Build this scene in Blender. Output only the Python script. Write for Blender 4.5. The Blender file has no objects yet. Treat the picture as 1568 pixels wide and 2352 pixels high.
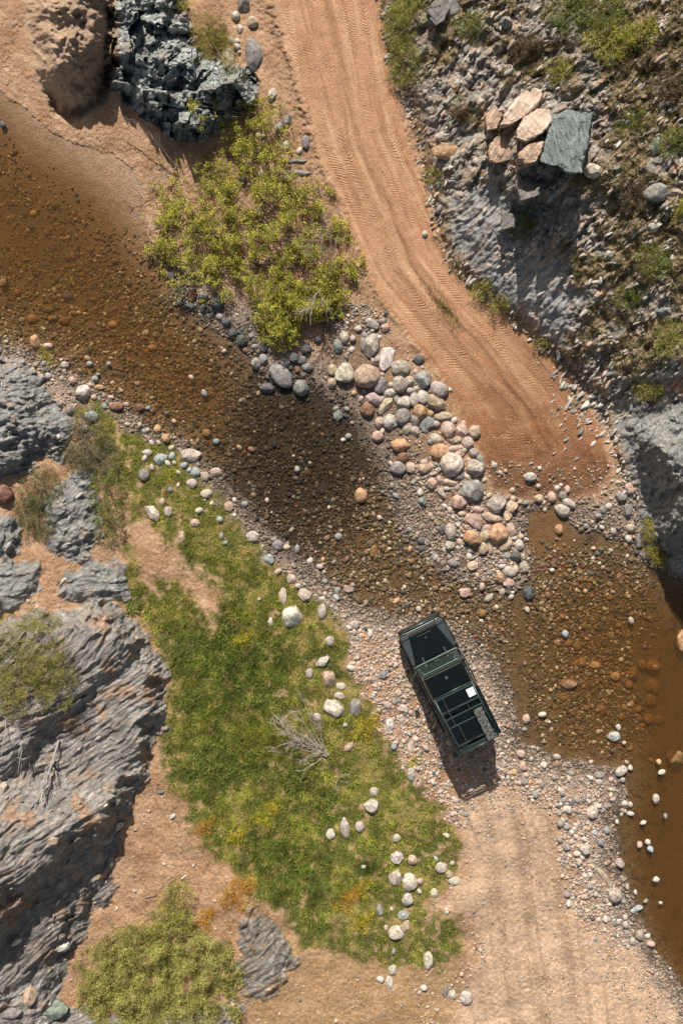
import bpy, bmesh, math, random
import numpy as np
from mathutils import Vector, Matrix

random.seed(7)
rng = np.random.default_rng(7)
SC = bpy.context.scene
ROOT = SC.collection

# ------------------------------------------------------------------ camera, sky, sun, exposure
S = 59.0            # plan units per metre
CX, CY = 784.0, 1176.0
H = 28.0            # height of the drone above the river
cam_d = bpy.data.cameras.new("drone_camera")
cam = bpy.data.objects.new("drone_camera", cam_d)
ROOT.objects.link(cam)
cam.location = (0, 0, H)
cam_d.sensor_fit = 'VERTICAL'
cam_d.angle = 2 * math.atan((2352 / 2 / S) / H)
cam_d.clip_end = 2000
SC.camera = cam

SUN_EL, SUN_AZ = math.radians(39), math.radians(-10)      # azimuth from +Y, towards +X positive
tosun = Vector((math.sin(SUN_AZ) * math.cos(SUN_EL), math.cos(SUN_AZ) * math.cos(SUN_EL), math.sin(SUN_EL)))
sun_d = bpy.data.lights.new("sun", 'SUN')
sun_d.energy = 5.0
sun_d.angle = math.radians(0.6)
sun_d.color = (1.0, 0.93, 0.81)
sun = bpy.data.objects.new("sun", sun_d)
sun.rotation_euler = tosun.to_track_quat('Z', 'Y').to_euler()
sun.location = tosun * 40
ROOT.objects.link(sun)

world = bpy.data.worlds.new("World")
SC.world = world
world.use_nodes = True
wn = world.node_tree
bg = wn.nodes["Background"]
sky = wn.nodes.new("ShaderNodeTexSky")
sky.sky_type = 'NISHITA'
sky.sun_disc = False
sky.sun_elevation = SUN_EL
sky.sun_rotation = SUN_AZ
sky.dust_density = 2.0
wb = wn.nodes.new("ShaderNodeVectorMath"); wb.operation = 'MULTIPLY'; wb.inputs[1].default_value = (1.15, 1.0, .80)   # the photograph's warm white balance
wn.links.new(sky.outputs[0], wb.inputs[0]); wn.links.new(wb.outputs[0], bg.inputs[0])
bg.inputs[1].default_value = 0.070
SC.view_settings.view_transform = 'Standard'
SC.view_settings.look = 'None'
SC.view_settings.exposure = 0.32
SC.view_settings.gamma = 1.0
SC.render.engine = 'CYCLES'
SC.cycles.max_bounces = 6
SC.cycles.transparent_max_bounces = 12

# ------------------------------------------------------------------ numeric noise and fields
_perm = rng.permutation(4096)
def _hash(ix, iy, seed):
    return _perm[(ix + _perm[(iy + seed * 131) & 4095]) & 4095]
_ang = rng.random(4096) * 2 * np.pi
_gx, _gy = np.cos(_ang), np.sin(_ang)
_rnd = rng.random((4096, 4))
_perm = _perm.astype(np.int32); _gx = _gx.astype(np.float32); _gy = _gy.astype(np.float32)
def perlin(x, y, seed=0):
    x = np.asarray(x, np.float64); y = np.asarray(y, np.float64)
    fx0 = np.floor(x); fy0 = np.floor(y)
    ix = fx0.astype(np.int32); iy = fy0.astype(np.int32)
    fx = (x - fx0).astype(np.float32); fy = (y - fy0).astype(np.float32)
    ux = fx * fx * fx * (fx * (fx * 6 - 15) + 10); uy = fy * fy * fy * (fy * (fy * 6 - 15) + 10)
    r0 = _perm[(iy + seed * 131) & 4095]; r1 = _perm[(iy + 1 + seed * 131) & 4095]
    fx1 = fx - 1; fy1 = fy - 1
    h = _perm[(ix + r0) & 4095]; a = _gx[h] * fx + _gy[h] * fy
    h = _perm[(ix + 1 + r0) & 4095]; b = _gx[h] * fx1 + _gy[h] * fy
    h = _perm[(ix + r1) & 4095]; c = _gx[h] * fx + _gy[h] * fy1
    h = _perm[(ix + 1 + r1) & 4095]; d = _gx[h] * fx1 + _gy[h] * fy1
    a = a + ux * (b - a); c = c + ux * (d - c)
    return (a + uy * (c - a)) * 1.5
def fbm(x, y, octv=4, seed=0, gain=0.5):
    s = 0; a = 1.0; t = 0
    for i in range(octv):
        s = s + a * perlin(x, y, seed + i); t += a
        a *= gain; x = x * 2.03 + 7.1; y = y * 2.03 + 3.7
    return s / t
def cells(x, y, seed=0):
    """nearest jittered cell: distance to border (F2-F1), a random triple for the cell, offset to its centre"""
    ix = np.floor(x).astype(np.int64); iy = np.floor(y).astype(np.int64)
    f1 = np.full(x.shape, 9.0); f2 = np.full(x.shape, 9.0)
    hid = np.zeros(x.shape, np.int64); ox = np.zeros(x.shape); oy = np.zeros(x.shape)
    for a in (-1, 0, 1):
        for b in (-1, 0, 1):
            h = _hash(ix + a, iy + b, seed)
            px = ix + a + 0.1 + 0.8 * _rnd[h, 0]; py = iy + b + 0.1 + 0.8 * _rnd[h, 1]
            dx = x - px; dy = y - py; d = np.sqrt(dx * dx + dy * dy)
            near = d < f1
            f2 = np.where(near, f1, np.minimum(f2, d))
            hid = np.where(near, h, hid); ox = np.where(near, dx, ox); oy = np.where(near, dy, oy)
            f1 = np.where(near, d, f1)
    return f2 - f1, _rnd[(hid * 7 + 13) & 4095], ox, oy
def facet(x, y, seed, tilt=1.0):
    e, r, ox, oy = cells(x, y, seed)
    return (r[..., 2] - 0.5) + tilt * ((r[..., 0] - 0.5) * ox + (r[..., 1] - 0.5) * oy) * 2
def sstep(x, a, b):
    t = np.clip((x - a) / (b - a), 0, 1)
    return t * t * (3 - 2 * t)
def lerp(a, b, t): return a + (b - a) * t

GX0, GY0, GST = -700.0, -700.0, 6.0
_cx = np.arange(GX0, 2300, GST); _cy = np.arange(GY0, 3060, GST)
_CXX, _CYY = np.meshgrid(_cx, _cy)
def sample(F, x, y):
    u = np.clip((x - GX0) / GST, 0, F.shape[1] - 1.001); v = np.clip((y - GY0) / GST, 0, F.shape[0] - 1.001)
    i = u.astype(int); j = v.astype(int); u = u - i; v = v - j
    return (F[j, i] * (1 - u) + F[j, i + 1] * u) * (1 - v) + (F[j + 1, i] * (1 - u) + F[j + 1, i + 1] * u) * v
def poly_field(pts):
    """signed distance (plan units), positive inside"""
    P = np.array(pts, float); Q = np.roll(P, -1, 0)
    best = np.full(_CXX.shape, 1e12); ins = np.zeros(_CXX.shape, bool)
    for (x0, y0), (x1, y1) in zip(P, Q):
        ex, ey = x1 - x0, y1 - y0
        t = np.clip(((_CXX - x0) * ex + (_CYY - y0) * ey) / (ex * ex + ey * ey + 1e-9), 0, 1)
        d = (_CXX - x0 - t * ex) ** 2 + (_CYY - y0 - t * ey) ** 2
        best = np.minimum(best, d)
        if y0 != y1:
            c = ((y0 > _CYY) != (y1 > _CYY)) & (_CXX < (x1 - x0) * (_CYY - y0) / (y1 - y0) + x0)
            ins ^= c
    d = np.sqrt(best)
    return np.where(ins, d, -d)

WATER = poly_field([(-700,200),(0,205),(60,250),(110,300),(170,330),(240,350),(300,390),(330,440),(335,500),(350,570),(395,640),(420,700),(500,760),(560,800),(600,860),(690,890),(770,925),(835,1015),(868,1080),(888,1150),(922,1222),(968,1276),(1020,1325),(1100,1350),(1175,1368),(1210,1340),(1218,1280),(1205,1200),(1200,1170),(1290,1170),(1330,1215),(1440,1240),(1480,1290),(1568,1345),(2300,1500),(2300,3060),(1800,2600),(1568,2275),(1500,2180),(1460,2085),(1425,1990),(1410,1890),(1440,1850),(1432,1765),(1300,1745),(1195,1710),(1180,1600),(1140,1520),(1090,1470),(1045,1430),(920,1408),(860,1400),(800,1370),(740,1320),(650,1240),(580,1170),(500,1080),(430,1020),(340,980),(240,900),(150,850),(60,800),(0,790),(-700,800)])
HILL = poly_field([(880,-700),(880,0),(888,60),(905,150),(930,220),(968,330),(990,440),(1010,540),(1040,610),(1095,662),(1165,725),(1235,785),(1290,830),(1345,880),(1385,940),(1400,1000),(1430,1080),(1455,1150),(1455,1230),(1490,1285),(1568,1340),(2300,1480),(2300,-700)])
CLIFF = poly_field([(1395,985),(1425,1070),(1458,1150),(1462,1230),(1500,1285),(1568,1335),(2300,1480),(2300,850),(1640,880),(1530,930),(1470,930)])
ROAD = poly_field([(600,-700),(625,0),(655,100),(698,240),(730,350),(772,440),(812,550),(850,640),(900,720),(952,790),(1015,865),(1045,925),(1065,985),(1110,1050),(1130,1120),(1200,1140),(1290,1150),(1370,1130),(1405,1080),(1385,1000),(1350,930),(1300,855),(1230,785),(1150,720),(1085,658),(1030,606),(1000,545),(975,435),(938,330),(905,200),(888,80),(872,0),(860,-700)])
LOWROAD = poly_field([(1060,1820),(1052,1900),(1070,2000),(1020,2050),(985,2080),(1000,2110),(1080,2110),(1088,2200),(1060,2260),(1000,2420),(1000,3060),(1900,3060),(1600,2350),(1540,2270),(1490,2190),(1440,2150),(1340,2110),(1320,2040),(1300,1960),(1290,1890),(1240,1830),(1150,1780),(1090,1770)])
GRASS = poly_field([(165,920),(230,925),(330,1000),(400,1015),(450,1080),(500,1135),(560,1215),(640,1295),(720,1355),(780,1415),(800,1480),(812,1560),(860,1620),(890,1700),(950,1790),(1020,1850),(1050,1900),(1060,2000),(1010,2060),(980,2100),(1060,2110),(1075,2180),(1035,2225),(900,2230),(780,2200),(690,2175),(640,2090),(575,2075),(540,2000),(470,1960),(430,1880),(375,1790),(365,1700),(388,1600),(382,1540),(330,1440),(270,1370),(275,1300),(290,1200),(250,1100),(205,1000)])
DRY = poly_field([(560,2050),(700,2150),(1070,2180),(1060,2290),(1000,2500),(560,2500),(560,2290)])
TONGUE = poly_field([(295,1180),(340,1180),(400,1260),(470,1320),(515,1350),(500,1400),(495,1440),(470,1430),(440,1370),(385,1335),(345,1370),(325,1330),(300,1260)])
TONGUE = np.maximum(TONGUE, -60)
R_BLOCK = poly_field([(55,-200),(60,60),(72,140),(88,210),(120,268),(165,292),(205,272),(250,240),(275,140),(260,-200)])
R_TEAL = poly_field([(247,-200),(245,60),(240,200),(300,250),(345,285),(400,325),(470,330),(520,285),(590,245),(598,185),(570,150),(505,135),(455,110),(432,20),(425,-200)])
R_L1 = poly_field([(-700,780),(-60,785),(40,812),(90,850),(128,920),(165,950),(170,1000),(150,1060),(90,1060),(55,1090),(0,1115),(-80,1140),(-700,1140)])
R_L2 = poly_field([(95,1150),(150,1085),(215,1080),(240,1150),(238,1225),(180,1292),(110,1275)])
R_L3 = poly_field([(140,1320),(205,1280),(292,1285),(290,1372),(215,1405),(145,1385)])
R_L4 = poly_field([(-100,1150),(30,1190),(66,1240),(34,1292),(-100,1330)])
R_L5 = poly_field([(-100,1310),(40,1284),(100,1290),(104,1340),(70,1385),(-20,1425),(-100,1430)])
R_MAIN = poly_field([(-700,1430),(-20,1430),(60,1400),(150,1395),(262,1375),(330,1440),(382,1530),(386,1640),(350,1770),(310,1850),(280,1905),(262,1980),(262,2050),(200,2120),(170,2200),(140,2290),(140,2352),(140,3060),(-700,3060)])
R_LOW = poly_field([(545,2150),(570,2075),(640,2130),(678,2190),(662,2262),(620,2295),(560,2295),(540,2220)])
R_BOT = poly_field([(140,2300),(250,2330),(420,2320),(560,2290),(560,2500),(140,2500)])
CRACK = np.array([(1196,1850),(1215,1960),(1222,2060),(1235,2150),(1252,2250),(1262,2360),(1275,2500)], float)
ROADC = np.array([(742,-700),(748,-60),(755,0),(785,150),(825,330),(890,480),(940,600),(1030,720),(1120,820),(1200,920),(1260,1030),(1290,1130),(1300,1200)], float)
LOWC = np.array([(1090,1700),(1150,1850),(1200,2000),(1230,2200),(1260,2400),(1300,3000)], float)
def line_coords(x, y, C):
    best = np.full(x.shape, 1e12); s = np.zeros(x.shape); t = np.zeros(x.shape); acc = 0.0
    for (x0, y0), (x1, y1) in zip(C[:-1], C[1:]):
        ex, ey = x1 - x0, y1 - y0; L = math.hypot(ex, ey)
        k = np.clip(((x - x0) * ex + (y - y0) * ey) / (L * L), 0, 1)
        d = (x - x0 - k * ex) ** 2 + (y - y0 - k * ey) ** 2
        m = d < best
        best = np.where(m, d, best); s = np.where(m, acc + k * L, s)
        t = np.where(m, ((x - x0) * -ey + (y - y0) * ex) / L, t)
        acc += L
    return s, t

def strata(X, Y, ang, f, stretch, seed):
    """ledged slate relief, about -0.5..0.5; X, Y in metres"""
    a = math.radians(ang); ca, sa = math.cos(a), math.sin(a)
    al = X * ca - Y * sa; ac = X * sa + Y * ca
    ac = ac + fbm(X * .22, Y * .22, 2, seed) * .9 + fbm(X * 1.3, Y * 1.3, 2, seed + 9) * .05
    n0 = fbm(X * 2.2, Y * 2.2, 2, seed + 12)
    n1 = perlin(al * f / stretch, ac * f, seed + 1)
    n2 = perlin(al * f * 2.0 / stretch, ac * f * 2.4, seed + 2)
    n3 = perlin(al * f * 3.2 / stretch + 4, ac * f * 5, seed + 3)
    pl = facet(al * f * .8 / stretch + .15 * n0, ac * f * .62, seed + 5, 1.5)
    pl2 = facet(al * f * 2.4 / stretch + .15 * n0, ac * f * 1.5, seed + 6, 1.3)
    return .50 * pl + .24 * pl2 + .26 * (1 - 2 * np.abs(n1)) + .16 * (1 - 2 * np.abs(n2)) + .08 * n3 + .25 * n0

def terrain(x, y, full=True):
    """everything about the ground at plan position x, y"""
    X = x / S; Y = y / S
    wn1 = fbm(X * 0.9, Y * 0.9, 3, 11) * 16; wn2 = fbm(X * 0.9, Y * 0.9, 3, 21) * 16
    wf1 = fbm(X * 4, Y * 4, 2, 31) * 5; wf2 = fbm(X * 4, Y * 4, 2, 41) * 5
    wx = x + wn1 + wf1; wy = y + wn2 + wf2
    rx = x + wn1 * .5 + wf1; ry = y + wn2 * .5 + wf2
    W = sample(WATER, wx, wy)
    hill = sample(HILL, rx, ry); cliff = sample(CLIFF, rx, ry)
    road = sample(ROAD, x + wf1 + wn1 * .35, y + wf2 + wn2 * .35)
    low = sample(LOWROAD, wx, wy)
    gr = sample(GRASS, wx, wy) + 30 * fbm(X * 1.9, Y * 1.9, 3, 23) - 4; dry = sample(DRY, wx, wy); ton = sample(TONGUE, wx, wy) - 6 + 34 * fbm(X * 2.4, Y * 2.4, 3, 27)
    n_lo = fbm(X * 0.35, Y * 0.35, 3, 51); n_md = fbm(X * 1.6, Y * 1.6, 4, 61); n_hi = fbm(X * 7, Y * 7, 3, 71)
    # water depth
    left = 1 - sstep(x, 350, 620)
    right = sstep(x, 1120, 1480)
    ul = sstep((y - 235) - .90 * x + 30 * n_lo, -30, 110)          # the sandy shelf slides slowly under the pool
    dmax = 0.04 + 0.30 * left * (.06 + .94 * ul) + 0.16 * right * sstep(y, 1250, 1450)
    dmax = dmax + 0.28 * sstep(x, 1430, 1580) * sstep(y, 1380, 1600) + .05 * sstep(y, 1780, 1900) * sstep(x, 1380, 1480)
    dsc = 40 + 110 * left + 30 * right
    bed = -0.02 - dmax * (1 - np.exp(-np.maximum(W, 0) / dsc)) + 0.03 * n_md
    land = 0.008 + 0.34 * (1 - np.exp(np.minimum(W, 0) / 130)) + 0.04 * n_md
    z = np.where(W > 0, np.minimum(bed, -0.01), land)
    # land falls gently
    z = z + np.where(W <= 0, 0.25 * n_lo * sstep(-W, 20, 200), 0)
    # road climbs towards the top
    rz = 0.05 + 0.75 * (1 - sstep(y, -100, 1130))
    z = lerp(z, lerp(rz, np.maximum(z, .03), sstep(y, 900, 1080)) + 0.02 * n_md, sstep(road, -60, 25))
    s, t = line_coords(x, y, ROADC)
    rin = sstep(road, 0, 14)
    for c0, wd, dp in ((-58, 24, .05), (62, 26, .05), (6, 8, .04)):
        tt = t + fbm(X * .5, Y * .5, 2, 81) * 14 - c0
        z = z - rin * dp * np.exp(-(tt / wd) ** 2) + rin * dp * .5 * np.exp(-((np.abs(tt) - wd * 1.4) / 6) ** 2)
    z = z + 0.10 * np.exp(-((road + 4) / 7) ** 2) * (n_md + .6) * (W < 0) * (1 - sstep(y, 820, 960))       # berm
    cd = line_coords(x, y, CRACK)[1]; cs, ct = line_coords(x, y, LOWC)
    lin = sstep(low, -5, 25)
    z = z - lin * 0.035 * np.exp(-((cd + wf1) / 2.4) ** 2) * (y > 1850)
    z = z + lin * 0.02 * fbm(ct / 9.0, cs / 160.0, 3, 91)
    # right hillside
    hd = np.maximum(hill, 0)
    hz = 0.30 * (1 - np.exp(-hd / 30)) + 3.6 * (1 - np.exp(-hd / 420))
    st1 = strata(X, Y, 47, 4.2, 4.0, 101)
    fc = facet(X * 1.1 + .3 * n_md, Y * 1.1 + .3 * n_md, 111, 1.1)
    fc2 = facet(X * 3.3 + .2 * n_hi, Y * 3.3, 121, 1.0)
    smooth_rock = sstep(np.maximum(np.exp(-(((x - 1200) / 150) ** 2 + ((y - 700) / 130) ** 2)), .8 * np.exp(-(((x - 1110) / 110) ** 2 + ((y - 520) / 130) ** 2))) + .35 * n_md, .38, .6)
    hmask = sstep(hill, 0, 25); hin = sstep(hill, 5, 90)
    z = z + hz + hmask * (.35 + .65 * hin) * ((0.19 - .06 * smooth_rock) * st1 + (0.07 * fc + 0.05 * fc2 + 0.14 * n_md) * (1 - .8 * smooth_rock) - .1 * smooth_rock)
    z = z + 1.6 * sstep(cliff, 0, 130) + 1.2 * sstep(cliff, 60, 320) - .5 * sstep(cliff, -90, 0) * sstep(hill, 0, 40) * (y > 800)
    z = z + sstep(cliff, -5, 20) * 0.16 * strata(X, Y, 55, 1.8, 3.5, 131)
    # ridge of blocks above the road
    z = z + 0.9 * np.exp(-(((x - 1225) / 70) ** 2 + ((y - 350) / 80) ** 2)) - .5 * np.exp(-(((x - 1240) / 60) ** 2 + ((y - 490) / 45) ** 2))
    # rock masses
    rock = hmask.copy()
    ids = np.zeros(x.shape, np.int8)           # 0 soil
    def add(field, hgt, wid, a_str, ang, f, stretch, amp, facets, seed, idn):
        nonlocal z, rock
        q = sample(field, rx + (wn2 * 1.1 if idn > 3 else 0), ry + (wn1 * 1.1 if idn > 3 else 0)) + (22 * n_md if idn > 3 else 0)
        m = sstep(q, 0, wid)
        k = sstep(q, -2, 8)
        st = strata(X, Y, ang, f, stretch, seed)
        z = z + hgt * m + k * (amp * st + facets * facet(X * 1.7 + .25 * n_md, Y * 1.7 + .25 * n_hi, seed + 7, 1.3) + facets * .4 * facet(X * 4.1, Y * 4.1 + .3 * n_md, seed + 8, 1.3))
        rock = np.maximum(rock, k)
        ids[q > 0] = idn
        return q
    qb = sample(R_BLOCK, rx, ry)
    z = z + 1.15 * sstep(qb, 0, 60) + sstep(qb, 0, 20) * (.08 * n_md + (.20 * n_md + .10 * fbm(X * 5, Y * 5, 2, 142) + .08 * facet(X * 2.8, Y * 2.8, 141, 1.2)) * sstep(x - .3 * y, 60, 130)) - .8 * sstep(qb, 0, 20) * sstep((y - 150) + .5 * (x - 90), 0, 130) + sstep(qb, 0, 40) * .5 * (1 - sstep(y, -60, 240))
    ids[qb > 0] = 2
    qt = add(R_TEAL, .8, 50, 0, 50, 2.6, 2.4, .12, .0, 151, 3)
    tk = sstep(qt, -2, 10)
    z = z + tk * (.50 * facet(X * .95 + .1 * n_md, Y * .95, 158, 1.5) + .26 * facet(X * 2.3 + .1 * n_md, Y * 2.3, 159, 1.6) + .10 * facet(X * 5.5, Y * 5.5, 157, 1.5))
    z = z + sstep(qt, 10, 120) * .6 * (1 - sstep(y, 0, 260))
    add(R_L1, .8, 90, 0, 14, 4.6, 3.2, .19, .04, 161, 4)
    add(R_L2, .3, 40, 0, 20, 4, 3.5, .12, .08, 171, 5)
    add(R_L3, .25, 40, 0, 22, 4, 5, .10, .04, 181, 6)
    add(R_L4, .3, 30, 0, 30, 4, 3.5, .12, .08, 191, 7)
    add(R_L5, .3, 40, 0, 25, 4, 5, .10, .05, 201, 8)
    qm = add(R_MAIN, .30, 60, 0, 33, 5.8, 7.0, .15, .015, 211, 9)
    # the main slope rises to the upper left in ledges along its strata
    cr = ((x - 380) * 0.70 + (y - 1780) * 0.714)
    mm = sstep(qm, 0, 60)
    z = z + mm * (.25 * (1 - sstep(cr + wn1, -200, 40)) + .35 * (1 - sstep(cr + wn2, -330, -230)) + 1.7 * (1 - sstep(cr + wn1 * 2, -80, 45)) * sstep(y, 1760, 1930) * (1 - .6 * sstep(y, 2130, 2300)) + .35 * (1 - sstep(cr + 260 + wn1 * 2, -20, 20)) + .3 * (1 - sstep(cr - 110 + wn2, -14, 16)) + 1.2 * (1 - sstep(x, -300, 260)))
    add(R_LOW, .25, 50, 0, 35, 3.6, 4, .16, .05, 221, 10)
    add(R_BOT, .2, 40, 0, 35, 4, 5, .12, .05, 231, 11)
    z = z + 0.25 * sstep(gr, -100, 0) * 0
    z = z + 0.03 * n_hi * (1 - sstep(road, 0, 10)) * (W < 0) * (1 - rock)
    out = dict(z=z, W=W, hill=hill, cliff=cliff, road=road, low=low, gr=gr, dry=dry, ton=ton, rock=rock, ids=ids, s=s, t=t, cd=cd, ct=ct, cs=cs,
               n_lo=n_lo, n_md=n_md, n_hi=n_hi, smooth_rock=smooth_rock, st1=st1, qb=qb, qt=qt)
    return out

def unproj(x, y, z):
    k = (H - z) / H
    return np.stack([(x - CX) / S * k, (CY - y) / S * k, z + 0 * x], -1)
def zat(x, y):
    return float(terrain(np.array([float(x)]), np.array([float(y)]))['z'][0])

def mixc(c, col, m):
    return c + (np.array(col) - c) * m[..., None]
def colours(x, y, T):
    X = x / S; Y = y / S
    n = fbm(X * 2.5, Y * 2.5, 4, 301); n2 = fbm(X * 11, Y * 11, 3, 311); n3 = fbm(X * .8, Y * .8, 3, 321)
    c = np.zeros(x.shape + (3,)) + np.array((.40, .255, .165))
    c = mixc(c, (.29, .165, .095), sstep(n3, -.1, .35) * .6)
    c = mixc(c, (.47, .33, .235), sstep(n, .05, .5) * .5)
    # gravelly banks
    gv = (1 - ((x < 520) & (y < 600))) * sstep(T['W'], -140, -20) * (1 - sstep(T['road'], -30, 0)) * (1 - sstep(T['rock'], .2, .6))
    pile = np.exp(-(((x - 900 - .55 * (y - 1000)) / 110) ** 2)) * (y > 720) * (y < 1400) * (x > 740)
    c = mixc(c, (.27, .22, .185), gv * .9)
    c = mixc(c, (.13, .09, .065), np.maximum(pile, sstep(T['W'], -70, -10) * gv) * .75 * (T['W'] <= 0))
    c = mixc(c, (.40, .33, .29), sstep(n2, .0, .3) * gv * .6)
    # lower track
    lin = sstep(T['low'], -15, 40)
    lc = mixc(np.zeros_like(c) + (.47, .335, .235), (.34, .235, .16), sstep(fbm(T['ct'] / 14, T['cs'] / 200, 3, 331), -.1, .4) * .7)
    lc = mixc(lc, (.46, .33, .25), sstep(n3, 0, .4) * .6)
    lc = mixc(lc, (.20, .13, .09), np.exp(-((T['cd'] + 6 * n) / 2.4) ** 2) * (y > 1850) * .5 * sstep(n + .5, .1, .5))
    lc = mixc(lc, (.28, .19, .13), (np.exp(-((T['cd'] - 18 + 8 * n) / 10.0) ** 2) + np.exp(-((T['cd'] + 62 + 10 * n) / 14.0) ** 2) + .7 * np.exp(-((T['cd'] - 80 + 10 * n) / 14.0) ** 2)) * (1 - .4 * sstep(y, 1950, 2250)) * .75)
    lc = mixc(lc, (.22, .16, .12), sstep(n + .4 * n2, .05, .3) * (1 - sstep(y, 1880, 2060)) * .7)
    c = mixc(c, (0, 0, 0), lin) + lc * lin[..., None]
    # upper dirt road, drier above, wet towards the ford
    r = sstep(T['road'], -6, 8)
    rc = mixc(np.zeros_like(c) + (.43, .245, .152), (.34, .180, .105), sstep(fbm(T['t'] / 16, T['s'] / 220, 3, 341), -.15, .35) * .8)
    rc = mixc(rc, (.52, .33, .21), sstep(fbm(T['t'] / 22, T['s'] / 320, 3, 343), .05, .4) * .7)
    rc = mixc(rc, (.20, .125, .075), np.exp(-((T['t'] - 6 + 8 * n3) / 7) ** 2) * .35 * (1 - sstep(y, 500, 800)))
    wet = sstep(y + 130 * n3 + 40 * n - .35 * np.abs(T['t']), 640, 1060)
    rc = mixc(rc, (.20, .092, .045), wet * .95)
    rc = mixc(rc, (.36, .22, .14), sstep(n2 + n, .25, .6) * wet * .5)
    rc = mixc(rc, (.155, .085, .048), sstep(y + 40 * n, 1000, 1130) * .8)
    c = c * (1 - r[..., None]) + rc * r[..., None]
    # soil under the grass
    g = sstep(T['gr'], -12, 14) * (1 - sstep(T['ton'], -20, 14))
    gc = mixc(np.zeros_like(c) + (.10, .10, .03), (.27, .20, .09), sstep(n + n3, -.05, .35) * .9)
    gc = mixc(gc, (.38, .26, .16), sstep(n - .6 * n3, .25, .5) * .7)
    c = c * (1 - g[..., None]) + gc * g[..., None]
    d = sstep(T['dry'], -10, 30) * (1 - g)
    c = mixc(c, (.34, .235, .12), d * .45)
    # bed
    w = sstep(T['W'], -3, 6)
    left = 1 - sstep(x, 350, 620)
    bc = mixc(np.zeros_like(c) + (.130, .086, .048), (.065, .046, .028), sstep(n, -.05, .4))
    bc = mixc(bc, (.19, .118, .065), left * sstep(n3 + .3, 0, .5) * .6)
    bc = mixc(bc, (.16, .10, .055), sstep(n2, .0, .3) * .6)
    sand = np.maximum(left *  (1 - sstep(y - .9 * x, 230, 380)), 0)
    bc = mixc(bc, lerp(np.array((.33, .225, .165)), np.array((.21, .13, .08)), sstep(y - .9 * x, 120, 260)[..., None]), sand)
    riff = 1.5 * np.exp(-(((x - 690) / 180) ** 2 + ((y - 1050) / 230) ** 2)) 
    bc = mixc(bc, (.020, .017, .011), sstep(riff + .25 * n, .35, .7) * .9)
    sb = sstep(x, 1180, 1240) * (1 - sstep(y, 1250, 1420)) * (1 - sstep(x, 1280, 1330))
    bc = mixc(bc, (.17, .095, .05), sb * .9)
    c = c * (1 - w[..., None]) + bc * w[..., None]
    damp = np.exp(-((T['W'] + 8) / 18) ** 2) * (T['W'] < 4) * (1 - ((x < 420) & (y < 560)))
    c = c * (1 - .5 * damp[..., None])
    # rock
    rk = T['rock'][..., None]
    rc = np.zeros_like(c) + (.225, .215, .21)
    tone = fbm(X * 1.1, Y * 1.1, 4, 351)
    rc = mixc(rc, (.37, .355, .34), sstep(fbm(X * 3, Y * 3, 3, 361) + .4 * T['st1'], .1, .55))
    rc = mixc(rc, (.13, .13, .13), sstep(tone, .15, .55) * .6)
    rc = mixc(rc, (.42, .27, .18), sstep(fbm(X * 1.3, Y * 1.3, 4, 371), .18, .45) * .75)
    hm = sstep(T['hill'], 0, 10)
    a_ = math.radians(40); al = X * math.cos(a_) - Y * math.sin(a_); ac = X * math.sin(a_) + Y * math.cos(a_) + fbm(X * .3, Y * .3, 2, 431)
    sk = .6 * perlin(al * .9, ac * 5.5, 433) + .5 * perlin(al * 2.2, ac * 13, 434) + .3 * perlin(al * 5, ac * 9, 435)
    rc = mixc(rc, (.40, .38, .365), sstep(sk, .12, .55) * .6)
    rc = mixc(rc, (.085, .08, .078), sstep(-sk, .15, .6) * .6)
    sk2 = perlin(al * .7 + 3, ac * 3.1, 437)
    rc = rc * (1 + np.array((.34, .25, .15)) * hm[..., None])
    rc = mixc(rc, (.44, .32, .24), hm * sstep(sk2, .15, .5) * .5)
    scr = sstep(fbm(X * .55, Y * .55, 4, 381) + .45 * sstep(x, 1250, 1500) * (1 - sstep(y, 750, 900)) + .25 * (1 - sstep(y, 0, 300)) - .9 * T['smooth_rock'] - sstep(T['cliff'], -10, 20), .16, .36) * hm
    rc = mixc(rc, (.27, .20, .12), scr * .8)
    rc = mixc(rc, (.30, .21, .12), scr * sstep(n, .05, .35) * .8)
    rc = mixc(rc, (.33, .345, .36), T['smooth_rock'] * hm * .7)
    rc = mixc(rc, (.50, .40, .33), hm * T['smooth_rock'] * sstep(sk2 + tone, .15, .55) * .6)
    rc = mixc(rc, (.42, .27, .18), hm * np.exp(-(((x - 1330) / 60) ** 2 + ((y - 880) / 60) ** 2)) * .8)
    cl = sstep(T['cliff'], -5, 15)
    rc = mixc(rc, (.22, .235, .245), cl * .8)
    rc = mixc(rc, (.42, .42, .41), cl * sstep(n2 + T['st1'], .3, .7) * .5)
    edge = hm * (1 - sstep(T['hill'], 0, 45)) * (1 - cl) * (y < 900)
    rc = mixc(rc, (.30, .205, .14), edge * .75)
    tl = sstep(T['qt'], -3, 6)
    rc = mixc(rc, (.25, .28, .285), tl * .85)
    rc = mixc(rc, (.50, .53, .53), tl * sstep(fbm(X * 2.2, Y * 2.2, 4, 391), .0, .3) * .6)
    rc = mixc(rc, (.24, .20, .17), tl * sstep(fbm(X * 1.5 + 9, Y * 1.5, 3, 393), .1, .4) * .6)
    l1 = (T['ids'] >= 4) & (T['ids'] <= 8)
    rc = mixc(rc, (.27, .285, .29), l1 * (.25 + .3 * sstep(tone, -.3, .2)))
    mn = (T['ids'] >= 9)
    rc = mixc(rc, (.34, .31, .30), mn * .25)
    rc = mixc(rc, (.40, .25, .16), mn * sstep(fbm(X * .8, Y * .8, 4, 401), .12, .35) * .7)
    rc = mixc(rc, (.40, .385, .37), mn * sstep(fbm(X * .7 + 5, Y * .7, 3, 411), .1, .4) * .6)
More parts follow.
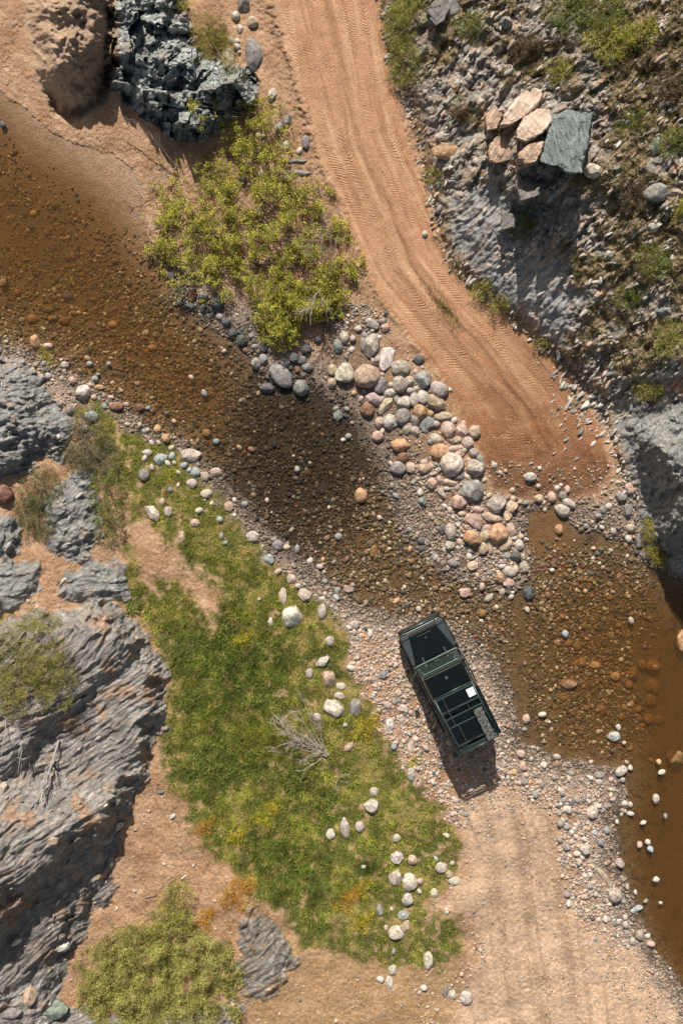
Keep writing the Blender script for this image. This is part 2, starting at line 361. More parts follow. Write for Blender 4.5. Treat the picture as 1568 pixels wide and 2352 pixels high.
    rc = mixc(rc, (.17, .15, .13), mn * sstep(y, 1880, 2150) * (1 - sstep(y, 2180, 2300)) * .45)  # shade on the slope's lower band, painted into the rock colour
    c = c * (1 - rk) + rc * rk
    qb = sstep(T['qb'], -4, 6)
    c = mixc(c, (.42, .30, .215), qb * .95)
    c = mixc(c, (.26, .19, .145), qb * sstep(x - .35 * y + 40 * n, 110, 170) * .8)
    c = c * (1 + .26 * n2 + .16 * n)[..., None]
    c = c.mean(-1, keepdims=True) + (c - c.mean(-1, keepdims=True)) * 1.03
    return np.clip(c, .008, .75)

# ------------------------------------------------------------------ mesh and object helpers
def mesh_np(name, V, F, colv=None, attrs=None, smooth=True, mat=None):
    V = np.ascontiguousarray(V, np.float32); F = np.ascontiguousarray(F, np.int32)
    me = bpy.data.meshes.new(name)
    n, k = F.shape
    me.vertices.add(len(V)); me.vertices.foreach_set("co", V.ravel())
    me.loops.add(n * k); me.loops.foreach_set("vertex_index", F.ravel())
    me.polygons.add(n)
    me.polygons.foreach_set("loop_start", np.arange(0, n * k, k, dtype=np.int32))
    me.polygons.foreach_set("use_smooth", np.full(n, smooth, bool))
    if colv is not None:
        a = me.color_attributes.new("Col", 'FLOAT_COLOR', 'POINT')
        cc = np.ones((len(V), 4), np.float32); cc[:, :3] = colv
        a.data.foreach_set("color", cc.ravel())
    for nm, arr in (attrs or {}).items():
        a = me.attributes.new(nm, 'FLOAT', 'POINT'); a.data.foreach_set("value", np.asarray(arr, np.float32))
    me.update(calc_edges=True)
    if mat: me.materials.append(mat)
    return me
def obj(name, me, parent=None, loc=None):
    o = bpy.data.objects.new(name, me); ROOT.objects.link(o)
    if parent: o.parent = parent
    if loc is not None: o.location = loc
    return o
def tag(o, label=None, cat=None, group=None, kind=None):
    if label: o["label"] = label
    if cat: o["category"] = cat
    if group: o["group"] = group
    if kind: o["kind"] = kind
    return o
def empty(name, loc, rz=0):
    o = bpy.data.objects.new(name, None); ROOT.objects.link(o)
    o.location = loc; o.rotation_euler = (0, 0, rz); return o

# ------------------------------------------------------------------ materials
def newmat(name):
    m = bpy.data.materials.new(name); m.use_nodes = True
    nt = m.node_tree; b = nt.nodes["Principled BSDF"]
    return m, nt, b
def N(nt, t, **kw):
    n = nt.nodes.new(t)
    for k, v in kw.items():
        if k.startswith("i_"): n.inputs[k[2:].replace("_", " ")].default_value = v
        else: setattr(n, k, v)
    return n
def math_(nt, op, a, b=None, clamp=False):
    n = nt.nodes.new("ShaderNodeMath"); n.operation = op; n.use_clamp = clamp
    for i, v in enumerate((a, b)):
        if v is None: continue
        if isinstance(v, (int, float)): n.inputs[i].default_value = v
        else: nt.links.new(v, n.inputs[i])
    return n.outputs[0]
def vary(nt, colsock, scale, amt, vec=None, detail=6):
    nz = N(nt, "ShaderNodeTexNoise"); nz.inputs["Scale"].default_value = scale; nz.inputs["Detail"].default_value = detail
    if vec: nt.links.new(vec, nz.inputs["Vector"])
    mr = N(nt, "ShaderNodeMapRange"); mr.inputs["From Min"].default_value = .3; mr.inputs["From Max"].default_value = .7
    mr.inputs["To Min"].default_value = 1 - amt; mr.inputs["To Max"].default_value = 1 + amt
    nt.links.new(nz.outputs["Fac"], mr.inputs["Value"])
    mx = N(nt, "ShaderNodeVectorMath", operation='SCALE')
    nt.links.new(colsock, mx.inputs[0]); nt.links.new(mr.outputs[0], mx.inputs["Scale"])
    return mx.outputs[0], nz
def ground_mat(name, bump=.5, scale=30, dist=.02, rough=.95, stretch=None, treads=False):
    m, nt, b = newmat(name)
    at = N(nt, "ShaderNodeAttribute", attribute_name="Col")
    geo = N(nt, "ShaderNodeNewGeometry"); vec = geo.outputs["Position"]
    if stretch:
        mp = N(nt, "ShaderNodeMapping"); mp.inputs["Rotation"].default_value = (0, 0, math.radians(-stretch[0])); mp.inputs["Scale"].default_value = (1 / stretch[1], 1, 1)
        mp.vector_type = 'POINT'
        # rotate first, then squeeze
        mp2 = N(nt, "ShaderNodeMapping"); mp2.inputs["Scale"].default_value = (1 / stretch[1], 1, 1)
        mp.inputs["Scale"].default_value = (1, 1, 1)
        nt.links.new(vec, mp.inputs["Vector"]); nt.links.new(mp.outputs[0], mp2.inputs["Vector"]); vec = mp2.outputs[0]
    c, nz = vary(nt, at.outputs["Color"], scale, .50 if stretch else .30, vec, 12 if stretch else 6)
    if stretch: nz.inputs["Roughness"].default_value = .68; nz.inputs["Distortion"].default_value = .5
    nt.links.new(c, b.inputs["Base Color"]); b.inputs["Roughness"].default_value = rough
    b.inputs["Specular IOR Level"].default_value = .25
    hgt = nz.outputs["Fac"]
    if treads:
        wob = N(nt, "ShaderNodeTexNoise"); wob.inputs["Scale"].default_value = 1.6; wob.inputs["Detail"].default_value = 3; nt.links.new(geo.outputs["Position"], wob.inputs["Vector"])
        s = math_(nt, 'ADD', N(nt, "ShaderNodeAttribute", attribute_name="rs").outputs["Fac"], math_(nt, 'MULTIPLY', wob.outputs["Fac"], .35)); t = N(nt, "ShaderNodeAttribute", attribute_name="rt").outputs["Fac"]
        tot = None
        for c0, hw, per, k in ((-1.25, .20, .125, 1.0), (-.62, .22, .12, -.9), (.55, .24, .13, 1.0), (1.15, .22, .12, -1.0), (1.65, .16, .12, 1.0)):
            tt = math_(nt, 'SUBTRACT', t, c0); ab = math_(nt, 'ABSOLUTE', tt)
            msk = math_(nt, 'MULTIPLY', math_(nt, 'SUBTRACT', 1.0, math_(nt, 'DIVIDE', ab, hw)), 4.0, True)
            ph = math_(nt, 'MULTIPLY', math_(nt, 'ADD', s, math_(nt, 'MULTIPLY', tt if k < 0 else ab, .7)), 2 * math.pi / per)
            w = math_(nt, 'MULTIPLY', math_(nt, 'SINE', ph), msk)
            tot = w if tot is None else math_(nt, 'ADD', tot, w)
        nn = N(nt, "ShaderNodeTexNoise"); nn.inputs["Scale"].default_value = .9; nt.links.new(geo.outputs["Position"], nn.inputs["Vector"])
        mr = N(nt, "ShaderNodeMapRange"); mr.inputs["From Min"].default_value = .40; mr.inputs["From Max"].default_value = .68
        nt.links.new(nn.outputs["Fac"], mr.inputs["Value"])
        tot = math_(nt, 'MULTIPLY', tot, mr.outputs[0])
        hgt = math_(nt, 'ADD', math_(nt, 'MULTIPLY', hgt, .9), math_(nt, 'MULTIPLY', tot, .34))
    bp = N(nt, "ShaderNodeBump"); bp.inputs["Strength"].default_value = bump; bp.inputs["Distance"].default_value = dist
    nt.links.new(hgt, bp.inputs["Height"]); nt.links.new(bp.outputs[0], b.inputs["Normal"])
    return m
M = {}
M['soil'] = ground_mat("sandy_soil", 1.0, 22, .045)
M['road'] = ground_mat("tyre_marked_dirt", .9, 22, .03, treads=True)
M['track'] = ground_mat("packed_track", .55, 26, .03)
M['bed'] = ground_mat("silty_bed", .8, 16, .04, .7)
M['rock'] = ground_mat("slate_rock", 1.0, 8, .16, .75, (40, 5))
M['rockteal'] = ground_mat("blue_green_slate", 1.0, 6, .12, .55, (30, 3))
def colmat(name, rough=.8, vscale=20, amt=.2, bump=0.3, spec=.3, trans=0):
    m, nt, b = newmat(name)
    at = N(nt, "ShaderNodeAttribute", attribute_name="Col")
    tc = N(nt, "ShaderNodeNewGeometry")
    c, nz = vary(nt, at.outputs["Color"], vscale, amt, tc.outputs["Position"])
    nt.links.new(c, b.inputs["Base Color"]); b.inputs["Roughness"].default_value = rough; b.inputs["Specular IOR Level"].default_value = spec
    if bump:
        bp = N(nt, "ShaderNodeBump"); bp.inputs["Strength"].default_value = bump; bp.inputs["Distance"].default_value = .02
        nt.links.new(nz.outputs["Fac"], bp.inputs["Height"]); nt.links.new(bp.outputs[0], b.inputs["Normal"])
    if trans:
        tl = N(nt, "ShaderNodeBsdfTranslucent"); nt.links.new(c, tl.inputs["Color"])
        ms = N(nt, "ShaderNodeMixShader"); ms.inputs[0].default_value = trans
        nt.links.new(b.outputs[0], ms.inputs[1]); nt.links.new(tl.outputs[0], ms.inputs[2])
        nt.links.new(ms.outputs[0], nt.nodes["Material Output"].inputs[0])
    return m
M['gravel'] = colmat("gravel_stone", .75, 40, .25)
M['leaf'] = colmat("leaf", .55, 3, .12, 0, .3, .3)
M['grass'] = colmat("grass_blade", .6, 2, .12, 0, .25, .3)
M['wood'] = colmat("weathered_wood", .85, 60, .3, .4)
def stone_mat():
    m, nt, b = newmat("river_stone")
    oi = N(nt, "ShaderNodeObjectInfo"); tc = N(nt, "ShaderNodeTexCoord")
    ad = N(nt, "ShaderNodeVectorMath", operation='ADD'); nt.links.new(tc.outputs["Object"], ad.inputs[0])
    cb = N(nt, "ShaderNodeCombineXYZ")
    for i in range(3): nt.links.new(math_(nt, 'MULTIPLY', oi.outputs["Random"], 37.0 * (i + 1)), cb.inputs[i])
    nt.links.new(cb.outputs[0], ad.inputs[1])
    c, nz = vary(nt, oi.outputs["Color"], 2.4, .42, ad.outputs[0], 8)
    # darker veins and stains that belong to the stone
    wv = N(nt, "ShaderNodeTexNoise"); wv.inputs["Scale"].default_value = 1.3; wv.inputs["Detail"].default_value = 5; wv.inputs["Distortion"].default_value = 1.6
    nt.links.new(ad.outputs[0], wv.inputs["Vector"])
    cr = N(nt, "ShaderNodeValToRGB"); e = cr.color_ramp.elements
    e[0].position = .44; e[0].color = (1, 1, 1, 1); e[1].position = .60; e[1].color = (1, 1, 1, 1)
    x = cr.color_ramp.elements.new(.5); x.color = (.62, .55, .5, 1); x = cr.color_ramp.elements.new(.47); x.color = (.98, .96, .95, 1)
    nt.links.new(wv.outputs["Fac"], cr.inputs[0])
    mu = N(nt, "ShaderNodeVectorMath", operation='MULTIPLY'); nt.links.new(c, mu.inputs[0]); nt.links.new(cr.outputs[0], mu.inputs[1])
    nt.links.new(mu.outputs[0], b.inputs["Base Color"]); b.inputs["Roughness"].default_value = .72; b.inputs["Specular IOR Level"].default_value = .35
    n2 = N(nt, "ShaderNodeTexNoise"); n2.inputs["Scale"].default_value = 7; n2.inputs["Detail"].default_value = 8; nt.links.new(ad.outputs[0], n2.inputs["Vector"])
    bp = N(nt, "ShaderNodeBump"); bp.inputs["Strength"].default_value = .45; bp.inputs["Distance"].default_value = .04
    nt.links.new(n2.outputs["Fac"], bp.inputs["Height"]); nt.links.new(bp.outputs[0], b.inputs["Normal"])
    return m
M['stone'] = stone_mat()
def slab_mat(name, c1, c2, ang, sc=3.0, c3=None):
    m, nt, b = newmat(name)
    tc = N(nt, "ShaderNodeTexCoord")
    mp = N(nt, "ShaderNodeMapping"); mp.inputs["Rotation"].default_value = (0, 0, math.radians(ang))
    mp2 = N(nt, "ShaderNodeMapping"); mp2.inputs["Scale"].default_value = (6, .7, 2)
    nt.links.new(tc.outputs["Object"], mp.inputs[0]); nt.links.new(mp.outputs[0], mp2.inputs[0])
    nz = N(nt, "ShaderNodeTexNoise"); nz.inputs["Scale"].default_value = sc; nz.inputs["Detail"].default_value = 8; nz.inputs["Distortion"].default_value = .4
    nt.links.new(mp2.outputs[0], nz.inputs["Vector"])
    cr = N(nt, "ShaderNodeValToRGB"); e = cr.color_ramp.elements
    e[0].position = .35; e[0].color = (*c1, 1); e[1].position = .65; e[1].color = (*c2, 1)
    if c3: x = e.new(.5); x.color = (*c3, 1)
    nt.links.new(nz.outputs["Fac"], cr.inputs[0]); nt.links.new(cr.outputs[0], b.inputs["Base Color"]); b.inputs["Roughness"].default_value = .8
    bp = N(nt, "ShaderNodeBump"); bp.inputs["Strength"].default_value = .9; bp.inputs["Distance"].default_value = .06
    nt.links.new(nz.outputs["Fac"], bp.inputs["Height"]); nt.links.new(bp.outputs[0], b.inputs["Normal"])
    return m
def plain(name, col, rough=.4, metal=0, coat=0, spec=.5, bump=0, bscale=200, var=0):
    m, nt, b = newmat(name)
    rgb = N(nt, "ShaderNodeRGB"); rgb.outputs[0].default_value = (*col, 1)
    tc = N(nt, "ShaderNodeTexCoord")
    c, nz = vary(nt, rgb.outputs[0], 6, max(var, .02), tc.outputs["Object"])
    nt.links.new(c, b.inputs["Base Color"])
    b.inputs["Roughness"].default_value = rough; b.inputs["Metallic"].default_value = metal
    b.inputs["Coat Weight"].default_value = coat; b.inputs["Coat Roughness"].default_value = .06; b.inputs["Specular IOR Level"].default_value = spec
    if bump:
        n2 = N(nt, "ShaderNodeTexNoise"); n2.inputs["Scale"].default_value = bscale; nt.links.new(tc.outputs["Object"], n2.inputs["Vector"])
        bp = N(nt, "ShaderNodeBump"); bp.inputs["Strength"].default_value = bump; bp.inputs["Distance"].default_value = .01
        nt.links.new(n2.outputs["Fac"], bp.inputs["Height"]); nt.links.new(bp.outputs[0], b.inputs["Normal"])
    return m

# ------------------------------------------------------------------ terrain: one height field, split by what it is
STEP = 2.2
inx = np.arange(-110, 1680, STEP); iny = np.arange(-110, 2464, STEP)
def extend(a):
    out_hi = [a[-1]]; out_lo = [a[0]]; st = STEP
    while out_hi[-1] < a[-1] + 14000:
        st *= 1.28; out_hi.append(out_hi[-1] + st); out_lo.append(out_lo[-1] - st)
    return np.concatenate([np.array(out_lo[:0:-1]), a, np.array(out_hi[1:])])
gx = extend(inx); gy = extend(iny)
XX, YY = np.meshgrid(gx, gy)
T = terrain(XX, YY)
far = sstep(np.maximum(np.maximum(-110 - XX, XX - 1680), np.maximum(-110 - YY, YY - 2464)), 200, 1500)
T['z'] = lerp(T['z'], np.where(T['W'] > 0, -.4, .6 + 3 * fbm(XX / S / 25, YY / S / 25, 2, 5)), far)
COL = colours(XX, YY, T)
zs = T['z']; rk_ = np.maximum(T['rock'], sstep(T['qb'], -6, 4)) * (1 - .8 * sstep(T['qt'], -6, 4))
for _ in range(1):      # weathering: the sharpest steps are worn back a little
    zb = zs.copy(); zb[1:-1, 1:-1] = (zs[1:-1, 1:-1] * 2 + zs[:-2, 1:-1] + zs[2:, 1:-1] + zs[1:-1, :-2] + zs[1:-1, 2:]) / 6
    zs = lerp(zs, zb, rk_)
T['z'] = zs
V = unproj(XX, YY, T['z'])
kfar = (far > 0)[..., None]
V = np.where(kfar & True, np.stack([(XX - CX) / S * ((H - T['z']) / H), (CY - YY) / S * ((H - T['z']) / H), T['z']], -1), V)
ny, nx = XX.shape
cls = np.zeros(XX.shape, np.int8)                  # 0 ground
cls[T['W'] > 0] = 1                                # river bed
cls[T['road'] > 0] = 2
cls[T['low'] > 8] = 3
cls[T['gr'] > 0] = 4
cls[(T['hill'] > 3)] = 20
cls[(T['cliff'] > 0)] = 21
m = (T['ids'] > 0); cls[m] = T['ids'][m] + 3       # 5.. rock masses: block=5, teal=6, L1=7 ...
# surface normals of the whole sheet, so the pieces meet without a seam
du = np.gradient(V, axis=1); dv = np.gradient(V, axis=0)
NRM = np.cross(dv, du); NRM /= np.linalg.norm(NRM, axis=-1, keepdims=True) + 1e-9
NRM[..., 2] = np.abs(NRM[..., 2])
idx = np.arange(ny * nx).reshape(ny, nx)
quads = np.stack([idx[:-1, :-1], idx[1:, :-1], idx[1:, 1:], idx[:-1, 1:]], -1).reshape(-1, 4)
qc = cls[:-1, :-1].ravel()
Vf = V.reshape(-1, 3); Cf = COL.reshape(-1, 3); Nf = NRM.reshape(-1, 3)
PIECES = {0: ("ground", 'soil', None), 1: ("river_bed", 'bed', None), 2: ("dirt_road", 'road', None), 3: ("gravel_track", 'track', None), 4: ("grass_bank", 'soil', None), 20: ("rocky_hillside", 'rock', None),
    21: ("rock_cliff", 'rock', "dark blue grey rock cliff in shade rising from the right edge of the river"),
    5: ("sandy_bluff", 'soil', "sandy topped earth bluff with a dark undercut face beside the upper left pool"),
    6: ("rock_outcrop", 'rockteal', "jagged blue green slate outcrop at the top between the bluff and the dirt road"),
    7: ("rock_outcrop", 'rock', "bluish grey layered rock outcrop at the left edge below the brown pool"),
    8: ("rock_outcrop", 'rock', "small grey rock hump below the grey green shrubs on the left"),
    9: ("rock_outcrop", 'rock', "low grey layered rock beside the sandy tongue, just above the big slate slope"),
    10: ("rock_outcrop", 'rock', "smallest grey rock at the left edge under the round brown boulder"),
    11: ("rock_outcrop", 'rock', "flat layered grey rock at the left edge above the yellow green bush"),
    12: ("slate_slope", 'rock', "large tilted slope of layered grey slate filling the lower left side"),
    13: ("rock_outcrop", 'rock', "pale wedge of layered rock right of the big round bush at the bottom"),
    14: ("rock_outcrop", 'rock', "low rock strip along the bottom edge under the big round bush")}
for k, (nm, mt, lab) in PIECES.items():
    q = quads[qc == k]
    if len(q) == 0: continue
    used, inv = np.unique(q.ravel(), return_inverse=True)
    at = None
    if k == 2: at = {"rs": T['s'].ravel()[used] / S, "rt": T['t'].ravel()[used] / S}
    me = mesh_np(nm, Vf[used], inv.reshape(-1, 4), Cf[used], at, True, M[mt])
    if mt in ('rock', 'rockteal'): me.polygons.foreach_set('use_smooth', np.zeros(len(q), bool))
    else: me.normals_split_custom_set_from_vertices(Nf[used])
    o = obj(nm, me)
    if lab: tag(o, lab, {"rock_cliff": "cliff", "sandy_bluff": "bluff", "slate_slope": "rock slope"}.get(nm, "rock outcrop"))
    else: tag(o, kind="structure")
del quads, Vf, Nf

# ------------------------------------------------------------------ water
wx_ = np.arange(-700, 2300, 12.0); wy_ = np.arange(100, 3060, 12.0)
WX, WY = np.meshgrid(wx_, wy_)
WT = terrain(WX, WY)
keep = (WT['W'] > -34)
kk = keep[:-1, :-1] | keep[1:, :-1] | keep[1:, 1:] | keep[:-1, 1:]
wi = np.arange(WX.size).reshape(WX.shape)
wq = np.stack([wi[:-1, :-1], wi[1:, :-1], wi[1:, 1:], wi[:-1, 1:]], -1)[kk]
used, inv = np.unique(wq.ravel(), return_inverse=True)
wv = unproj(WX, WY, np.zeros_like(WX)).reshape(-1, 3)
dep = np.clip(-WT['z'].ravel(), 0, 1.2)
def water_mat():
    m, nt, b = newmat("murky_water"); nt.nodes.remove(b)
    d = N(nt, "ShaderNodeAttribute", attribute_name="depth").outputs["Fac"]
    geo = N(nt, "ShaderNodeNewGeometry")
    cmb = N(nt, "ShaderNodeCombineXYZ")
    for i, a in enumerate((.85, 1.5, 2.9)):
        nt.links.new(math_(nt, 'POWER', math.e, math_(nt, 'MULTIPLY', d, -a)), cmb.inputs[i])
    tr = N(nt, "ShaderNodeBsdfTransparent"); nt.links.new(cmb.outputs[0], tr.inputs["Color"])
    df = N(nt, "ShaderNodeBsdfDiffuse"); df.inputs["Color"].default_value = (.15, .080, .030, 1)
    fac = math_(nt, 'SUBTRACT', 1.0, math_(nt, 'POWER', math.e, math_(nt, 'MULTIPLY', d, -1.15)))
    m1 = N(nt, "ShaderNodeMixShader"); nt.links.new(fac, m1.inputs[0]); nt.links.new(tr.outputs[0], m1.inputs[1]); nt.links.new(df.outputs[0], m1.inputs[2])
    nz = N(nt, "ShaderNodeTexNoise"); nz.inputs["Scale"].default_value = 5; nz.inputs["Detail"].default_value = 4; nt.links.new(geo.outputs["Position"], nz.inputs["Vector"])
    bp = N(nt, "ShaderNodeBump"); bp.inputs["Strength"].default_value = .35; bp.inputs["Distance"].default_value = .02; nt.links.new(nz.outputs["Fac"], bp.inputs["Height"])
    gl = N(nt, "ShaderNodeBsdfGlossy"); gl.inputs["Roughness"].default_value = .04; nt.links.new(bp.outputs[0], gl.inputs["Normal"])
    dt = N(nt, "ShaderNodeVectorMath", operation='DOT_PRODUCT'); nt.links.new(bp.outputs[0], dt.inputs[0]); nt.links.new(geo.outputs["Incoming"], dt.inputs[1])
    sch = math_(nt, 'POWER', math_(nt, 'SUBTRACT', 1.0, math_(nt, 'ABSOLUTE', dt.outputs["Value"]), True), 5.0)
    frn = math_(nt, 'ADD', .02, math_(nt, 'MULTIPLY', sch, .98), True)      # same reflectance from above and below
    m2 = N(nt, "ShaderNodeMixShader"); nt.links.new(frn, m2.inputs[0]); nt.links.new(m1.outputs[0], m2.inputs[1]); nt.links.new(gl.outputs[0], m2.inputs[2])
    nt.links.new(m2.outputs[0], nt.nodes["Material Output"].inputs[0])
    return m
wme = mesh_np("river_water", wv[used], inv.reshape(-1, 4), None, {"depth": dep[used]}, True, water_mat())
tag(obj("river_water", wme), kind="structure")


